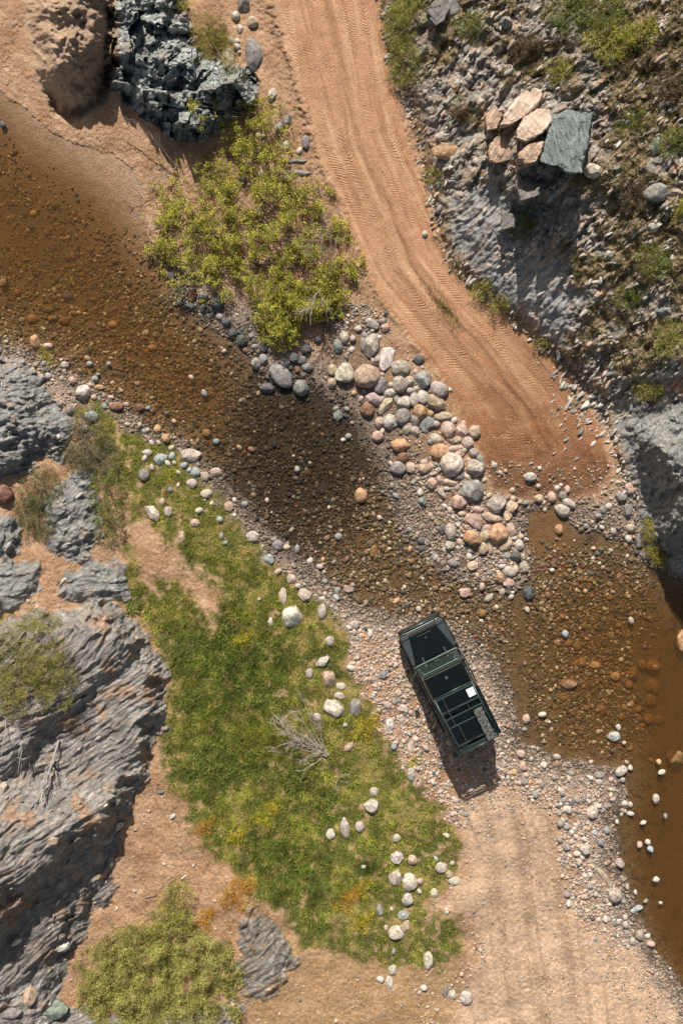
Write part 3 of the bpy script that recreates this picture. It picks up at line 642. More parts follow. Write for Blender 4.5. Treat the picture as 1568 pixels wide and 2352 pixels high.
# ------------------------------------------------------------------ stones read off the banks, window by window (quarter units): x y rx ry turn colour[flags]
# colours: w pale, g grey, d dark grey, t tan, o orange, p pink, k pink grey, m warm grey, r red brown, b pale blue, s blue green, n wet brown;  a = angular, U = under water
WINDOWS = [
((760, 740), "the pile beside the dirt road", """126 462 82 85 0 w;330 498 102 92 0 t;375 215 80 98 -15 ka;520 325 62 114 -12 w;408 338 46 60 0 k;640 428 80 68 -25 m;803 345 55 42 0 da;775 450 36 18 -5 k;850 530 84 72 -20 ga;988 618 74 62 -20 k;448 575 62 68 0 g;630 567 62 66 0 m;722 540 37 38 0 k;552 580 30 35 0 t;718 625 32 38 0 m;780 612 34 32 0 k;550 650 60 42 10 m;405 718 78 60 0 ka;510 750 95 42 55 ta;842 690 46 54 0 w;762 708 35 62 0 m;665 740 62 60 -20 wa;965 748 90 70 -25 t;333 800 55 60 0 r;820 825 58 62 0 o;660 865 62 72 -25 g;535 915 55 60 0 w;915 838 44 26 0 o;1030 865 68 36 3 t;885 925 76 52 25 s;775 900 35 50 0 g;965 935 30 42 0 k;1080 990 62 70 10 p;1205 1000 58 60 0 p;1318 1010 52 52 0 t;700 985 42 52 -20 m;775 1000 40 45 0 ka;430 1050 45 42 0 p;632 1130 70 52 0 o;1260 1112 50 52 0 m;965 1075 55 38 -20 m;1145 1090 50 32 10 pa;910 1100 38 28 -40 g;495 52 38 36 0 p;260 50 35 28 -40 w;375 25 55 35 -20 wa;380 75 35 16 0 w;300 205 30 60 0 g;445 922 38 42 0 p;1130 900 22 45 15 w;68 860 40 45 0 g;45 795 38 22 0 g;145 795 38 18 0 g;158 1050 34 34 0 g;112 1080 22 24 0 w;470 480 22 22 0 t;303 632 22 22 0 g;210 650 30 25 20 o;275 705 25 30 0 p;1090 620 28 20 10 w;30 530 34 22 0 t;200 150 26 40 10 ka;865 985 40 34 20 g;590 940 26 40 0 g;600 700 30 50 20 m;470 1000 34 22 0 t;1215 930 40 18 -10 t"""),
((800, 1000), "the pile beside the dirt road", """840 155 76 66 0 o;985 118 70 26 8 t;1065 140 30 28 0 t;1150 160 40 36 0 k;1025 170 38 36 0 p;950 265 92 92 0 w;1160 300 78 66 -15 m;1210 225 52 26 -65 g;1100 228 30 20 0 o;500 205 50 42 0 r;455 300 62 54 0 g;535 258 32 22 0 p;390 258 35 16 0 p;575 300 38 42 0 t;695 245 32 32 0 p;695 305 50 40 0 t;765 285 28 34 0 p;800 265 30 18 0 g;765 440 57 52 0 p;940 435 74 34 -5 t;900 490 50 18 -40 m;860 540 62 34 -50 ma;1120 510 96 96 -20 ga;1020 375 42 45 45 ga;915 378 56 20 0 p;1098 378 38 22 0 w;835 405 30 30 0 p;1010 610 60 54 0 p;655 520 36 32 0 w;600 425 34 25 0 g;678 610 42 40 0 sa;882 648 32 20 0 w;930 685 28 26 0 p;1040 720 40 26 45 t;1182 685 54 34 -5 pa;1350 640 85 84 0 ka;1485 665 60 60 0 t;1505 510 30 32 0 t;1508 580 36 26 0 t;1160 780 88 58 -40 pa;1318 762 92 46 -8 pa;1457 745 40 52 0 t;1235 580 28 35 0 m;1290 550 32 22 0 t;1275 850 35 35 0 p;1375 905 77 84 0 o;1485 865 44 62 10 p;1140 940 74 56 -22 o;1255 925 45 48 0 t;1155 870 50 18 -35 s;1442 1005 66 45 55 t;1235 1035 40 50 0 t;1300 1055 26 55 10 p;940 885 45 70 5 m;860 860 36 48 0 d;665 970 52 25 0 d;675 1045 55 20 -3 d;930 1010 40 36 0 w;1025 985 44 30 -20 p;1005 1035 35 16 -10 m;880 1055 38 20 -40 m;1110 1115 32 28 0 w;1115 1060 28 24 0 w;1455 1105 30 44 0 g;1530 1105 45 45 0 da;1338 275 48 22 -20 w;1395 345 30 25 0 t"""),
((800, 1000), "the shallow riffle", """115 550 56 64 0 o;310 525 32 20 0 g;435 555 30 28 0 g;225 1070 30 55 -10 n;165 1075 22 32 0 r;285 755 25 25 0 t;562 1045 28 25 0 o;560 860 30 20 0 g;955 1165 40 20 0 g;780 1110 40 25 0 g"""),
((940, 1130), "the tip of the pile beside the channel", """585 672 48 42 0 t;1003 490 40 46 0 w;962 425 28 26 0 w;1020 410 28 34 0 t;1075 435 20 28 0 w;1038 590 20 38 0 t;1083 605 24 26 0 w;1052 690 34 46 10 m;975 710 36 32 -30 t;915 730 52 40 -15 w;850 680 28 34 0 w;830 780 45 52 20 o;915 840 50 36 0 p;848 918 34 34 0 m;945 925 28 16 0 w;930 965 38 20 -30 w;735 975 48 30 45 m;665 870 42 26 5 p;515 920 48 45 0 pa;400 655 48 30 -15 g;350 705 28 22 0 g;1090 930 42 58 0 d;1270 950 32 30 0 r;550 595 32 28 0 w;1012 92 26 26 0 t;1073 100 30 25 0 s;1090 155 24 18 0 g;240 600 32 30 0 k;560 540 24 22 0 g;1310 720 18 24 0 w;670 1120 35 38 0 n;1080 1080 28 28 0 m;245 880 30 15 -40 r"""),
((940, 1130), "the stony bar at the road end", """1303 45 42 46 0 p;1410 35 38 40 0 g;1460 105 72 38 -35 w;1405 172 75 52 -28 k;1187 60 40 34 0 t;1228 97 24 20 0 w;1240 160 25 25 0 t;1372 345 36 44 0 o"""),
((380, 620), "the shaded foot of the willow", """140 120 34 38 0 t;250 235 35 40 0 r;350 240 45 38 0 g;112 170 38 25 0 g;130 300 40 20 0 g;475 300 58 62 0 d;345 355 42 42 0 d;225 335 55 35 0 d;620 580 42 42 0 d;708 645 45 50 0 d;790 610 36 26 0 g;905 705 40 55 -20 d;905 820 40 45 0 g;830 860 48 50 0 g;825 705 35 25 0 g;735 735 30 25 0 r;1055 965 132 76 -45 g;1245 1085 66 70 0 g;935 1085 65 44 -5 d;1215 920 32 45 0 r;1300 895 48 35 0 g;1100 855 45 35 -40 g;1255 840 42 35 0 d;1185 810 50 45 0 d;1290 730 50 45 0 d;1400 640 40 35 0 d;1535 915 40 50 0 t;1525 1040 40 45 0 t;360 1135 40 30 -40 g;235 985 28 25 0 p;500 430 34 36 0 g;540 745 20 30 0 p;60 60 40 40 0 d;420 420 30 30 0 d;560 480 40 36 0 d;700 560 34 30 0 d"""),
((30, 740), "the left shore of the pool", """200 178 55 68 15 o;325 222 52 34 0 p;640 650 72 82 -20 wa;712 870 72 62 -15 ba;665 972 34 36 0 w;792 600 50 28 0 o;715 575 38 30 0 p;755 525 38 38 0 g;480 395 40 36 0 k;470 450 38 16 0 k;282 385 30 30 0 g;285 440 50 22 0 d;448 520 30 26 0 k;548 535 38 38 0 p;950 775 72 44 0 r;842 770 34 24 -30 s;1170 785 45 40 0 r;525 815 38 42 0 g;418 1055 24 28 0 w;700 385 40 25 0 g;880 382 30 16 0 g;745 690 38 22 0 p;900 690 38 18 0 p;1280 235 50 30 0 oU;1220 100 45 28 -45 tU;1330 985 38 46 0 o;1405 1070 42 44 0 o;1205 1005 30 20 0 b;1275 1110 25 28 0 w;1338 1105 20 24 0 w;995 630 16 22 0 p;1410 840 25 28 0 d;1240 788 25 22 0 s;445 345 25 14 0 p;1480 910 25 20 0 p;780 480 20 20 0 g;330 500 40 30 0 k"""),
((300, 960), "the grassy left bank of the riffle", """555 352 94 62 -3 w;275 380 62 50 25 b;380 348 36 30 0 b;600 500 42 46 0 b;490 435 32 32 0 b;540 480 28 26 0 b;685 538 36 40 0 m;785 500 52 42 0 p;560 605 48 42 0 k;700 695 55 38 15 w;700 140 42 38 0 n;205 865 84 48 -50 wa;345 860 38 46 0 m;465 1085 36 54 0 pa;290 770 22 50 0 t;125 525 48 52 0 g;155 320 46 32 0 w;130 375 30 28 0 w;365 662 30 24 0 s;905 815 42 46 0 p;1050 790 38 32 0 g;955 755 36 18 0 w;1120 1090 56 48 0 w;820 930 24 42 20 b;630 850 32 36 0 wa;835 1090 38 24 0 g;870 1150 42 20 0 s;745 785 30 20 0 w;685 748 18 12 0 w;438 615 22 16 0 w;400 410 30 20 0 w;345 420 30 30 0 w;438 500 18 32 0 w;195 450 22 38 20 m;1000 275 35 20 0 o;1110 290 38 25 -40 r;785 215 30 30 0 s;1530 470 34 34 0 g;955 888 20 20 0 w;590 965 45 35 0 p;1255 760 25 28 0 p;375 275 38 25 20 t"""),
((560, 1220), "the pebbly edge of the grass", """235 262 58 50 0 ba;310 375 40 32 20 p;430 440 48 46 0 wa;500 505 28 30 0 w;362 602 44 80 0 wa;565 595 62 70 20 wa;440 785 92 92 20 wa;720 740 42 64 0 w;245 835 48 24 0 w;790 1010 38 44 0 w;310 130 46 48 0 g;385 150 26 50 0 t;280 78 36 30 0 g;490 165 38 30 0 g;608 275 40 32 0 w;695 325 34 30 0 k;725 260 22 22 0 o;725 300 20 16 0 o;870 50 46 26 -35 g;760 65 32 24 0 r;1195 180 36 50 0 n;1125 195 24 32 0 r;955 535 54 36 -20 p;855 545 35 28 0 g;845 605 34 30 0 b;745 460 24 40 0 g;1020 858 42 36 0 w;965 885 22 36 0 w;1120 895 22 24 0 d;1160 940 46 20 0 w;1250 890 36 16 30 g;1500 675 28 28 0 d;1400 640 30 32 0 o;720 620 40 22 0 w;1525 155 28 24 0 o;945 255 30 20 0 r;140 630 22 18 0 w;1320 955 25 25 0 p"""),
((680, 1440), "the grass left of the truck", """240 325 74 44 25 wa;122 425 32 44 0 k;305 475 62 80 10 pa;412 545 42 32 0 w;395 630 50 30 -10 w;335 755 96 76 -35 wa;545 745 56 88 0 ga;190 830 38 38 0 w;505 378 38 34 0 w;805 240 28 24 0 o;800 440 38 36 0 s;570 345 32 28 0 m;565 285 25 25 0 m;985 755 58 46 10 wa;838 725 38 42 0 k;860 905 40 58 0 w;760 950 20 25 0 p;480 1100 56 35 35 p;900 1095 36 28 -20 ba;1055 1108 28 60 -3 w;1098 1040 24 40 0 w;985 1050 20 20 0 w;915 350 28 38 0 k;960 465 16 22 0 w;970 860 25 22 0 k;1190 1110 30 30 0 k;1090 880 20 24 0 k;945 675 24 20 0 s;1080 970 18 24 0 k;450 900 25 20 0 w"""),
((720, 1760), "the lower grass", """895 70 34 58 0 w;555 235 38 38 0 w;530 375 70 72 0 wa;285 565 48 86 12 wa;425 555 40 46 0 w;158 625 42 50 0 w;765 660 38 38 20 w;770 828 62 60 20 w;748 1020 62 66 0 w;880 1065 70 76 0 w;1170 930 52 48 0 w;1220 635 40 26 0 w;1245 990 38 36 0 t;1290 1055 54 36 5 w;905 860 44 42 0 p;975 1060 32 32 0 p;970 1150 24 24 0 w;1110 1145 34 30 0 w;1095 145 22 26 0 w;1300 318 32 30 0 p;455 925 28 20 0 w;1120 845 25 22 0 b;820 15 30 12 0 w;1275 890 22 30 0 m;1075 65 18 28 0 w"""),
((800, 2000), "the bottom of the grass", """545 265 50 58 0 w;290 360 32 58 0 ga;505 410 56 46 25 ba;525 515 48 62 -25 ta;438 570 68 60 0 w;395 350 20 20 0 w;785 205 35 40 0 w;735 825 46 74 0 w;405 912 38 52 0 w;295 1000 35 36 0 w;375 1030 36 60 0 w;690 1075 28 34 0 w;885 1110 28 58 0 ga;950 1130 38 46 0 w;1078 1165 52 62 0 w;905 385 20 20 0 w;415 740 25 20 0 g;345 525 25 25 0 p"""),
((1176, 1060), "the stony bar at the road end", """160 142 56 40 0 w;1005 330 60 58 0 ga;1075 245 38 56 10 p;1080 610 38 36 0 t;1065 710 30 40 0 w;1160 735 36 80 8 ga;1210 850 46 56 0 ka;1025 185 24 20 0 w;1060 450 46 62 0 ga;965 190 20 16 0 w;760 355 22 62 20 ta;880 410 40 25 0 w;790 500 36 28 0 g;830 450 45 22 0 g;735 555 20 26 0 p;680 595 32 30 0 g;820 605 28 18 0 w;925 640 42 30 0 k;760 608 28 14 0 w;240 225 30 24 0 m;410 250 42 28 -10 w;505 255 28 36 20 p;445 215 22 20 0 w;250 55 22 24 0 w"""),
((1176, 1060), "the clear shallows on the right", """740 800 24 22 0 t;780 845 28 24 0 d;740 890 24 20 0 k;715 1025 55 42 0 dU;365 1000 18 30 0 w;905 820 35 14 40 k;970 1045 40 35 0 oU"""),
((1176, 1400), "the clear shallows on the right", """487 225 36 36 0 b;510 315 40 30 0 nU;590 340 40 45 0 nU;755 510 50 32 0 oU;945 615 45 38 0 oU;1110 590 55 65 0 nU;1290 515 70 60 0 nU;1190 510 38 45 0 nU;1280 705 70 65 0 nU;1265 830 50 55 0 nU;1245 1005 50 45 0 nU;1345 1010 50 40 0 nU;1160 915 38 30 0 nU;1095 870 38 20 0 oU;975 700 36 32 0 nU;1070 690 36 40 0 nU;825 920 42 48 0 nU;510 690 82 52 0 ra;470 655 42 28 0 wa;128 1005 34 44 0 p;272 965 30 34 0 w;625 490 50 50 0 nU;1555 290 50 100 0 o;975 1085 25 38 0 w;932 1165 62 46 0 b;1090 100 38 25 0 m;398 705 18 18 0 o;465 800 70 45 0 nU;1000 985 45 28 0 nU;340 1035 14 18 0 w;1190 1065 28 26 0 nU;110 1100 18 28 0 g"""),
((1176, 1700), "the gravel spit below the truck", """75 125 44 40 0 p;95 238 44 42 0 t;15 300 40 28 0 o;120 320 28 26 0 p;290 228 40 34 30 w;410 155 38 28 -35 k;110 385 46 30 0 g;160 390 25 28 0 o;205 495 32 38 0 g;455 480 32 42 0 k;540 305 28 30 0 g;470 550 34 24 0 g;590 550 34 28 0 g;655 540 46 30 60 g;540 585 28 28 0 d;515 640 36 38 0 w;430 610 24 26 0 d;440 765 32 42 0 g;430 680 20 26 0 g;500 798 30 28 0 g;795 325 44 36 25 g;715 345 34 28 0 w;795 385 42 26 0 k;995 285 64 42 35 w;1080 255 36 20 40 w;1050 205 22 24 0 p;1010 365 28 28 0 k;725 670 62 70 0 wa;785 605 32 28 0 w;855 610 28 22 0 g;865 828 36 42 0 b;755 850 38 26 0 b;808 945 40 44 0 s;665 1005 54 52 0 m;595 1045 30 34 0 w;500 985 40 36 0 g;540 935 36 22 0 p;655 905 34 20 0 w;585 890 26 24 0 w;435 920 30 25 0 g;570 820 35 22 0 w;615 1120 30 44 0 k;1025 580 32 30 0 w;1085 595 28 30 0 w;1080 675 28 28 0 w;1025 650 22 24 0 w;1000 685 20 22 0 w;910 500 24 16 0 b;920 545 28 22 0 k;905 455 24 20 0 w;960 750 20 34 0 w;980 1125 52 52 0 ka;1025 25 20 20 0 p;720 200 24 22 0 p;905 360 28 24 0 p"""),
((1176, 1700), "the brown pool at the lower right", """1315 535 34 48 0 w;1170 960 36 26 0 pa;1245 940 32 32 0 w;1268 1002 34 30 0 b;1200 760 22 38 0 w;1370 295 40 26 50 w;1405 695 22 24 0 g;1510 165 95 78 0 n;1080 80 26 30 0 nU;1345 200 30 26 0 o;1270 185 30 24 0 nU"""),
((1176, 1950), "the gravel spit at the lower right", """828 235 108 28 -50 t;935 420 72 72 0 m;1015 480 28 34 0 g;1145 545 58 28 20 b;1100 570 25 22 0 b;1170 790 42 50 0 m;1100 845 34 40 0 w;1272 872 32 38 0 p;1240 800 30 20 -35 w;1225 480 34 16 -60 g;1320 285 32 32 0 w;1360 495 16 24 0 t;1130 400 22 24 0 w;500 420 34 26 0 g;520 500 30 28 0 w;1035 630 34 26 0 k;1040 700 34 36 0 k;855 640 24 34 0 w;980 655 26 18 0 w;710 345 30 28 0 g;790 375 30 20 0 g;665 245 26 24 0 w;715 235 26 24 0 w;760 830 18 22 0 s"""),
((0, 0), "the top between the outcrop and the road", """2240 40 56 72 0 ga;2164 148 38 36 0 w;2320 206 48 46 0 t;2208 264 32 44 0 wa;2120 372 34 30 0 w;2180 376 30 28 0 w;2100 570 56 128 0 t;2320 500 90 150 0 ga;2180 430 26 36 0 w;2200 480 20 20 0 p;2496 880 36 64 -25 wa;2520 970 16 20 0 w"""),
((0, 0), "the rubble beside the upper dirt road", """2360 1366 40 40 0 w;2622 1350 60 36 60 wa;2810 1312 36 62 0 g;2750 1386 34 34 0 w;2440 1420 30 28 0 t;2740 1482 110 26 8 ga;2740 1590 120 26 -5 ga;2400 1600 44 30 10 w;2630 1640 54 26 -15 w;2220 1660 54 40 30 ga;2640 1100 40 70 -30 ga;2560 1180 40 60 10 ga;2390 1250 40 30 0 w;2480 1650 40 24 20 w"""),
((0, 0), "the pale scree below the willow", """3400 2960 46 34 -30 w;3510 2950 48 34 20 g;3530 3012 40 32 0 t;3290 3020 40 30 30 w;3350 3080 34 24 0 g;3160 3100 40 50 0 w;3100 3180 40 60 10 g;3480 3100 34 24 10 w;3230 3210 26 44 0 w"""),
((0, 0), "the brown pool on the left", """30 1145 40 30 0 d;36 2590 44 46 0 n;160 2690 48 26 0 nU;628 2726 60 40 0 dU;310 1960 36 28 0 oU;620 2190 32 26 0 oU;300 2935 60 50 0 nU;490 2930 50 40 0 nU;590 2950 56 40 0 nU;1040 2980 44 34 0 oU;450 2850 50 30 0 nU"""),
((0, 0), "the bare slope on the left", """36 4540 80 86 0 r;560 8700 80 56 0 wa;480 9280 130 80 10 sa;100 9320 100 56 0 ga;280 9160 60 90 0 ta;20 7250 40 80 -30 wa;1080 7600 60 36 20 wa;480 7720 60 40 0 ta"""),
((0, 0), "the rocky hillside", """4116 1386 152 76 -8 oa;4060 1250 68 42 -12 wa;5456 1576 88 74 0 wa;6020 1350 68 80 0 ga;6220 1770 110 50 0 ta;6020 1760 110 80 0 ga;6000 2080 70 60 0 wa;4130 100 104 130 -30 ga;4640 200 60 50 0 ga;5930 2100 60 34 0 ga;3900 2150 40 20 0 w;5600 2330 60 40 30 wa;6100 2860 60 50 0 ga"""),
]
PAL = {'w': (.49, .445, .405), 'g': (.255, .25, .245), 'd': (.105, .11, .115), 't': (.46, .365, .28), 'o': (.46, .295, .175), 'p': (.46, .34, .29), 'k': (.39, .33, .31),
       'm': (.40, .345, .30), 'r': (.22, .12, .085), 'b': (.32, .36, .38), 's': (.20, .235, .225), 'n': (.22, .125, .05)}
CN = {'w': "pale", 'g': "grey", 'd': "dark grey", 't': "tan", 'o': "orange tan", 'p': "pink", 'k': "pinkish grey", 'm': "warm grey", 'r': "red brown", 'b': "pale blue grey", 's': "blue green", 'n': "wet brown"}
stones = []
for (ox, oy), where, txt in WINDOWS:
    for ln in txt.split(";"):
        a = ln.split(); f = a[5]
        stones.append(dict(x=ox + float(a[0]) / 4, y=oy + float(a[1]) / 4, rx=float(a[2]) / 4, ry=float(a[3]) / 4, ang=float(a[4]), c=f[0], a='a' in f, U='U' in f, where=where))
sx = np.array([s['x'] for s in stones]); sy = np.array([s['y'] for s in stones])
sT = terrain(sx, sy)
def ico(sub):
    bm = bmesh.new(); bmesh.ops.create_icosphere(bm, subdivisions=sub, radius=1)
    v = np.array([tuple(q.co) for q in bm.verts]); f = np.array([[w.index for w in q.verts] for q in bm.faces]); bm.free()
    return v, f
IV4, IF4 = ico(4); IV2, IF2 = ico(2); IV1, IF1 = ico(1)
def stone_shape(v, seed, angular, r=None):
    r = np.random.default_rng(seed)
    p = v.copy()
    o = r.random(3) * 50
    n = perlin(p[:, 0] * .9 + o[0], p[:, 1] * .9 + p[:, 2] * .6 + o[1], 7) + .5 * perlin(p[:, 0] * 2 + o[2], p[:, 1] * 2 - p[:, 2] * 1.4 + o[0], 8)
    p *= (1 + (.16 if angular else .12) * n)[:, None]
    for i in range(11 if angular else 4):
        d = r.normal(size=3); d[2] = abs(d[2]) * (.8 if angular else .5); d /= np.linalg.norm(d)
        lim = r.uniform(.62, .84) if angular else r.uniform(.80, .92)
        k = p @ d
        over = np.maximum(k - lim, 0) * (.94 if angular else .7)
        p -= over[:, None] * d
    if angular:
        p *= (1 + .035 * perlin(p[:, 0] * 5 + o[0], p[:, 1] * 5 + p[:, 2] * 3, 9))[:, None]
    ext = np.abs(p[:, :2]).max(0); p[:, :2] /= ext
    return p
SHAPES_R = [mesh_np("rounded_stone", stone_shape(IV4, 500 + i, False), IF4, None, None, True, M['stone']) for i in range(9)]
SHAPES_A = [mesh_np("angular_stone", stone_shape(IV4, 600 + i, True), IF4, None, None, True, M['stone']) for i in range(9)]

order = sorted(range(len(stones)), key=lambda i: -stones[i]['rx'] * stones[i]['ry'])
big, small = order[:298], order[298:]
def lin_dir(dx, dy):
    h = "right" if dx > 0 else "left"; v = "below" if dy > 0 else "above"
    if abs(dx) > 2.2 * abs(dy): return "just %s of" % h
    if abs(dy) > 2.2 * abs(dx): return "just %s" % v
    return "%s and %s of" % (v, h)
def size_word(s):
    a = math.sqrt(s['rx'] * s['ry'])
    return "huge" if a > 26 else "big" if a > 18 else "medium" if a > 12 else "small"
def shape_word(s):
    e = max(s['rx'], s['ry']) / min(s['rx'], s['ry'])
    return ("slab" if e > 1.9 else "block") if s['a'] else ("long stone" if e > 1.9 else "oval stone" if e > 1.25 else "round stone")
labels = {}
for i in big:
    s = stones[i]
    near = [(math.hypot(stones[j]['x'] - s['x'], stones[j]['y'] - s['y']), j) for j in big if j != i and stones[j]['rx'] * stones[j]['ry'] > 0.9 * s['rx'] * s['ry']]
    base = "%s %s %s%s" % (size_word(s), CN[s['c']], "underwater " if s['U'] else "", shape_word(s))
    labels[i] = (base, s['where'], min(near)[1] if near else None)
from collections import defaultdict
bykey = defaultdict(list)
for i, (b_, w_, n_) in labels.items(): bykey[(b_, w_)].append(i)
final = {}
NTH = ["topmost", "second from the top", "third from the top", "fourth from the top", "fifth from the top", "sixth from the top", "seventh from the top", "eighth from the top", "ninth from the top", "tenth from the top", "eleventh from the top", "twelfth from the top"]
for (b_, w_), L in bykey.items():
    if len(L) == 1:
        final[L[0]] = "%s in %s" % (b_, w_) if w_.split()[1] not in ("foot", "top", "tip", "left", "bottom") else "%s at %s" % (b_, w_)
        continue
    sub = defaultdict(list)
    for i in L:
        j = labels[i][2]
        s, q = stones[i], stones[j]
        d_ = math.hypot(q['x'] - s['x'], q['y'] - s['y']) if j is not None else 999
        if j is not None and d_ < 75:
            rel = "%s %s a %s %s, %s" % (b_, lin_dir(s['x'] - q['x'], s['y'] - q['y']), CN[q['c']], shape_word(q), w_)
        else: rel = "%s set apart, %s" % (b_, w_)
        sub[rel].append(i)
    for rel, K in sub.items():
        if len(K) == 1 and len(rel.split()) <= 16: final[K[0]] = rel
    rest = sorted([i for i in L if i not in final], key=lambda i: stones[i]['y'])
    full = sorted(L, key=lambda i: stones[i]['y'])
    for i in rest:
        k = full.index(i)
        final[i] = "%s %s, %s" % (NTH[k] if len(full) - k > 1 or k == 0 else "lowest", b_, w_)
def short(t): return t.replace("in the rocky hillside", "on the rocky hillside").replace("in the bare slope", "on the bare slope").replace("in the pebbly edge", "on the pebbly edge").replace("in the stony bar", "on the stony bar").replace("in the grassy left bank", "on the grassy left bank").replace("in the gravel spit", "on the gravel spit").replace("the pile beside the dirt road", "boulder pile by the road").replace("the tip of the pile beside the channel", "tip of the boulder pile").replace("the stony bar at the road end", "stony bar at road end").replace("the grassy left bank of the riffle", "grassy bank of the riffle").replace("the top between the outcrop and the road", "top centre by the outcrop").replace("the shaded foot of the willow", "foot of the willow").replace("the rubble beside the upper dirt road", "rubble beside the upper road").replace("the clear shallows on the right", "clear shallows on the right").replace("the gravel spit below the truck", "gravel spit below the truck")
for i in list(final): final[i] = short(final[i]) if len(final[i].split()) > 14 else short(final[i] + ' ').strip() if len(final[i].split()) > 14 else final[i].replace('in the rocky hillside', 'on the rocky hillside').replace('in the bare slope', 'on the bare slope').replace('in the pebbly edge', 'on the pebbly edge').replace('in the stony bar', 'on the stony bar').replace('in the grassy left bank', 'on the grassy left bank').replace('in the gravel spit', 'on the gravel spit')
for n_, i in enumerate(big):
    s = stones[i]; r = np.random.default_rng(900 + i)
    me = (SHAPES_A if s['a'] or ('pile' in s['where'] and r.random() < .3) or r.random() < .15 else SHAPES_R)[r.integers(9)]
    o = bpy.data.objects.new("boulder" if min(s['rx'], s['ry']) > 13 else "cobble", me); ROOT.objects.link(o)
    ax, ay = s['rx'] / S, s['ry'] / S
    az = min(ax, ay) * r.uniform(.72, .92) * (0.8 if max(ax, ay) > .45 else 1)
    if s['where'] == "the grass left of the truck" or 'grass' in s['where']: az *= .75
    zg = float(sT['z'][i])
    if s['U']: zc = min(zg + az * .2, -.05 - az * .8)
    elif zg < 0: zc = max(zg + az * .3, -.45 * az)
    else: zc = zg + az * .22
    k = (H - zc) / H
    o.location = ((s['x'] - CX) / S * k, (CY - s['y']) / S * k, zc)
    o.rotation_euler = (0, 0, math.radians(s['ang']) + (math.pi if r.random() < .5 else 0))
    q_ = 1.24 if 'pile' in s['where'] else 1.0 if 'pool' in s['where'] or 'spit' in s['where'] else 1.12
    o.scale = (ax * k * q_, ay * k * q_, az * 1.05)
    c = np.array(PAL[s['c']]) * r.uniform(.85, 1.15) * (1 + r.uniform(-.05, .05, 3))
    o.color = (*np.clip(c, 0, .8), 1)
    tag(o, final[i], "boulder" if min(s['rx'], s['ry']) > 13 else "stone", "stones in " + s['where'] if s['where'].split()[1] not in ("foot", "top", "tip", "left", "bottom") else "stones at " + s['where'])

# the countless pebbles: one mesh of small stones
gl = dict(x=[], y=[], r=[], c=[], e=[], dz=[])
NP_ = 110000
px = rng.uniform(-60, 1630, NP_ * 5); py = rng.uniform(0, 2420, NP_ * 5)
_w = sample(WATER, px, py)
_k = ((_w > -170) | ((px > 740) & (py > 690) & (py < 1900)) | ((px > 1100) & (py > 1700)) | (rng.random(len(px)) < .12)) & (sample(HILL, px, py) < 12) & (sample(GRASS, px, py) < 30)
_k &= ~((px < 420) & (py < 270 + .85 * px + 60 * fbm(px / S, py / S, 2, 515)) & (rng.random(len(px)) < .985)) & ~((px >= 420) & (px < 640) & (py < 600) & (rng.random(len(px)) < .9)) & ~((_w > 170) & (px > 1450)) & (_w < 260)
px, py = px[_k], py[_k]
pT = terrain(px, py)
cl = fbm(px / S * .9, py / S * .9, 3, 501); cl2 = fbm(px / S * 2.4, py / S * 2.4, 3, 511)
Wp = pT['W']
dens = np.zeros_like(px)
bank = sstep(Wp, -90, -30) * (1 - sstep(pT['gr'], -12, 6))
bank = np.maximum(bank, (sstep(pT['low'], -120, -20)) * (1 - sstep(pT['low'], -10, 40)) * (1 - sstep(pT['gr'], -12, 6)) * sstep(px, 850, 950))
bank = np.maximum(bank, ((px > 800) & (px < 1180) & (py > 1420) & (py < 1860)) * (1 - sstep(pT['gr'], -10, 6)) * 1.0)
bank = np.maximum(bank, ((px > 760) & (py > 700) & (py < 1420)) * sstep(Wp, -420, -200) * (1 - sstep(pT['road'], -40, -6)) * 1.0)
bank = np.maximum(bank, .9 * np.exp(-(((px - 1330) / 130) ** 2 + ((py - 1160) / 55) ** 2)))
spit = (px > 1140) & (py > 1730) & (Wp < 0)
bank = np.maximum(bank, spit * sstep(Wp + 60 * cl, -150, -60) * .9)
bank *= 1 - .92 * ((px < 640) & (py < 600)) - 0
bank *= 1 - .75 * ((px > 800) & (py > 740) & (py < 1060))
bank *= 1 - .75 * sstep(pT['low'], 0, 60)
bank *= 1 - .45 * ((px > 740) & (px < 880) & (py > 880) & (py < 1180))
riff = (Wp > 0) * (np.exp(-(np.maximum(np.abs((py - 1020) - .78 * (px - 560)) - 120, 0) / 70) ** 2)) * sstep(px, 330, 520) * (1 - sstep(px, 1130, 1200))
rightp = (Wp > 0) * sstep(px, 1190, 1250) * (1 - sstep(px, 1430, 1520)) * sstep(py, 1230, 1300) * (1 - sstep(py, 1640, 1760)) * .9
leftp = (Wp > 0) * (px < 520) * sstep(py - .85 * px + 90 * cl, 230, 470) * (.25 + .45 * sstep(px + py, 500, 900))
dens = np.maximum.reduce([bank * (Wp <= 0), riff, rightp, leftp, .035 * (pT['low'] > 0), .05 * (pT['hill'] <= 0) * (pT['road'] <= 0) * (pT['gr'] < -10) * (Wp <= 0)])
upper = (py < 900) & (px < 1000) & (Wp <= 0)
dens = np.where(upper & (bank < .9), dens * .5, dens)
dens *= np.clip(.75 + 1.6 * cl2 + .8 * cl, .03, 1) * (pT['rock'] < .3) * (pT['road'] < -6) + (pT['road'] >= -6) * .02
dens = np.where((pT['road'] > 0) & (py > 1060), np.maximum(dens, .10), dens)
sel = np.where(rng.random(len(px)) < dens * .85)[0]
px, py, Wp = px[sel], py[sel], Wp[sel]; zz = pT['z'][sel]; isb = (Wp > 0)
rr = np.exp(rng.normal(math.log(1.95), .42, len(px))); rr = np.clip(rr, 1.0, 6.5)
rr = np.where(isb, rr * 1.15, rr)
rr = np.where((pT['low'][sel] > 20) | (pT['gr'][sel] > -5), np.minimum(rr, 2.4), rr)
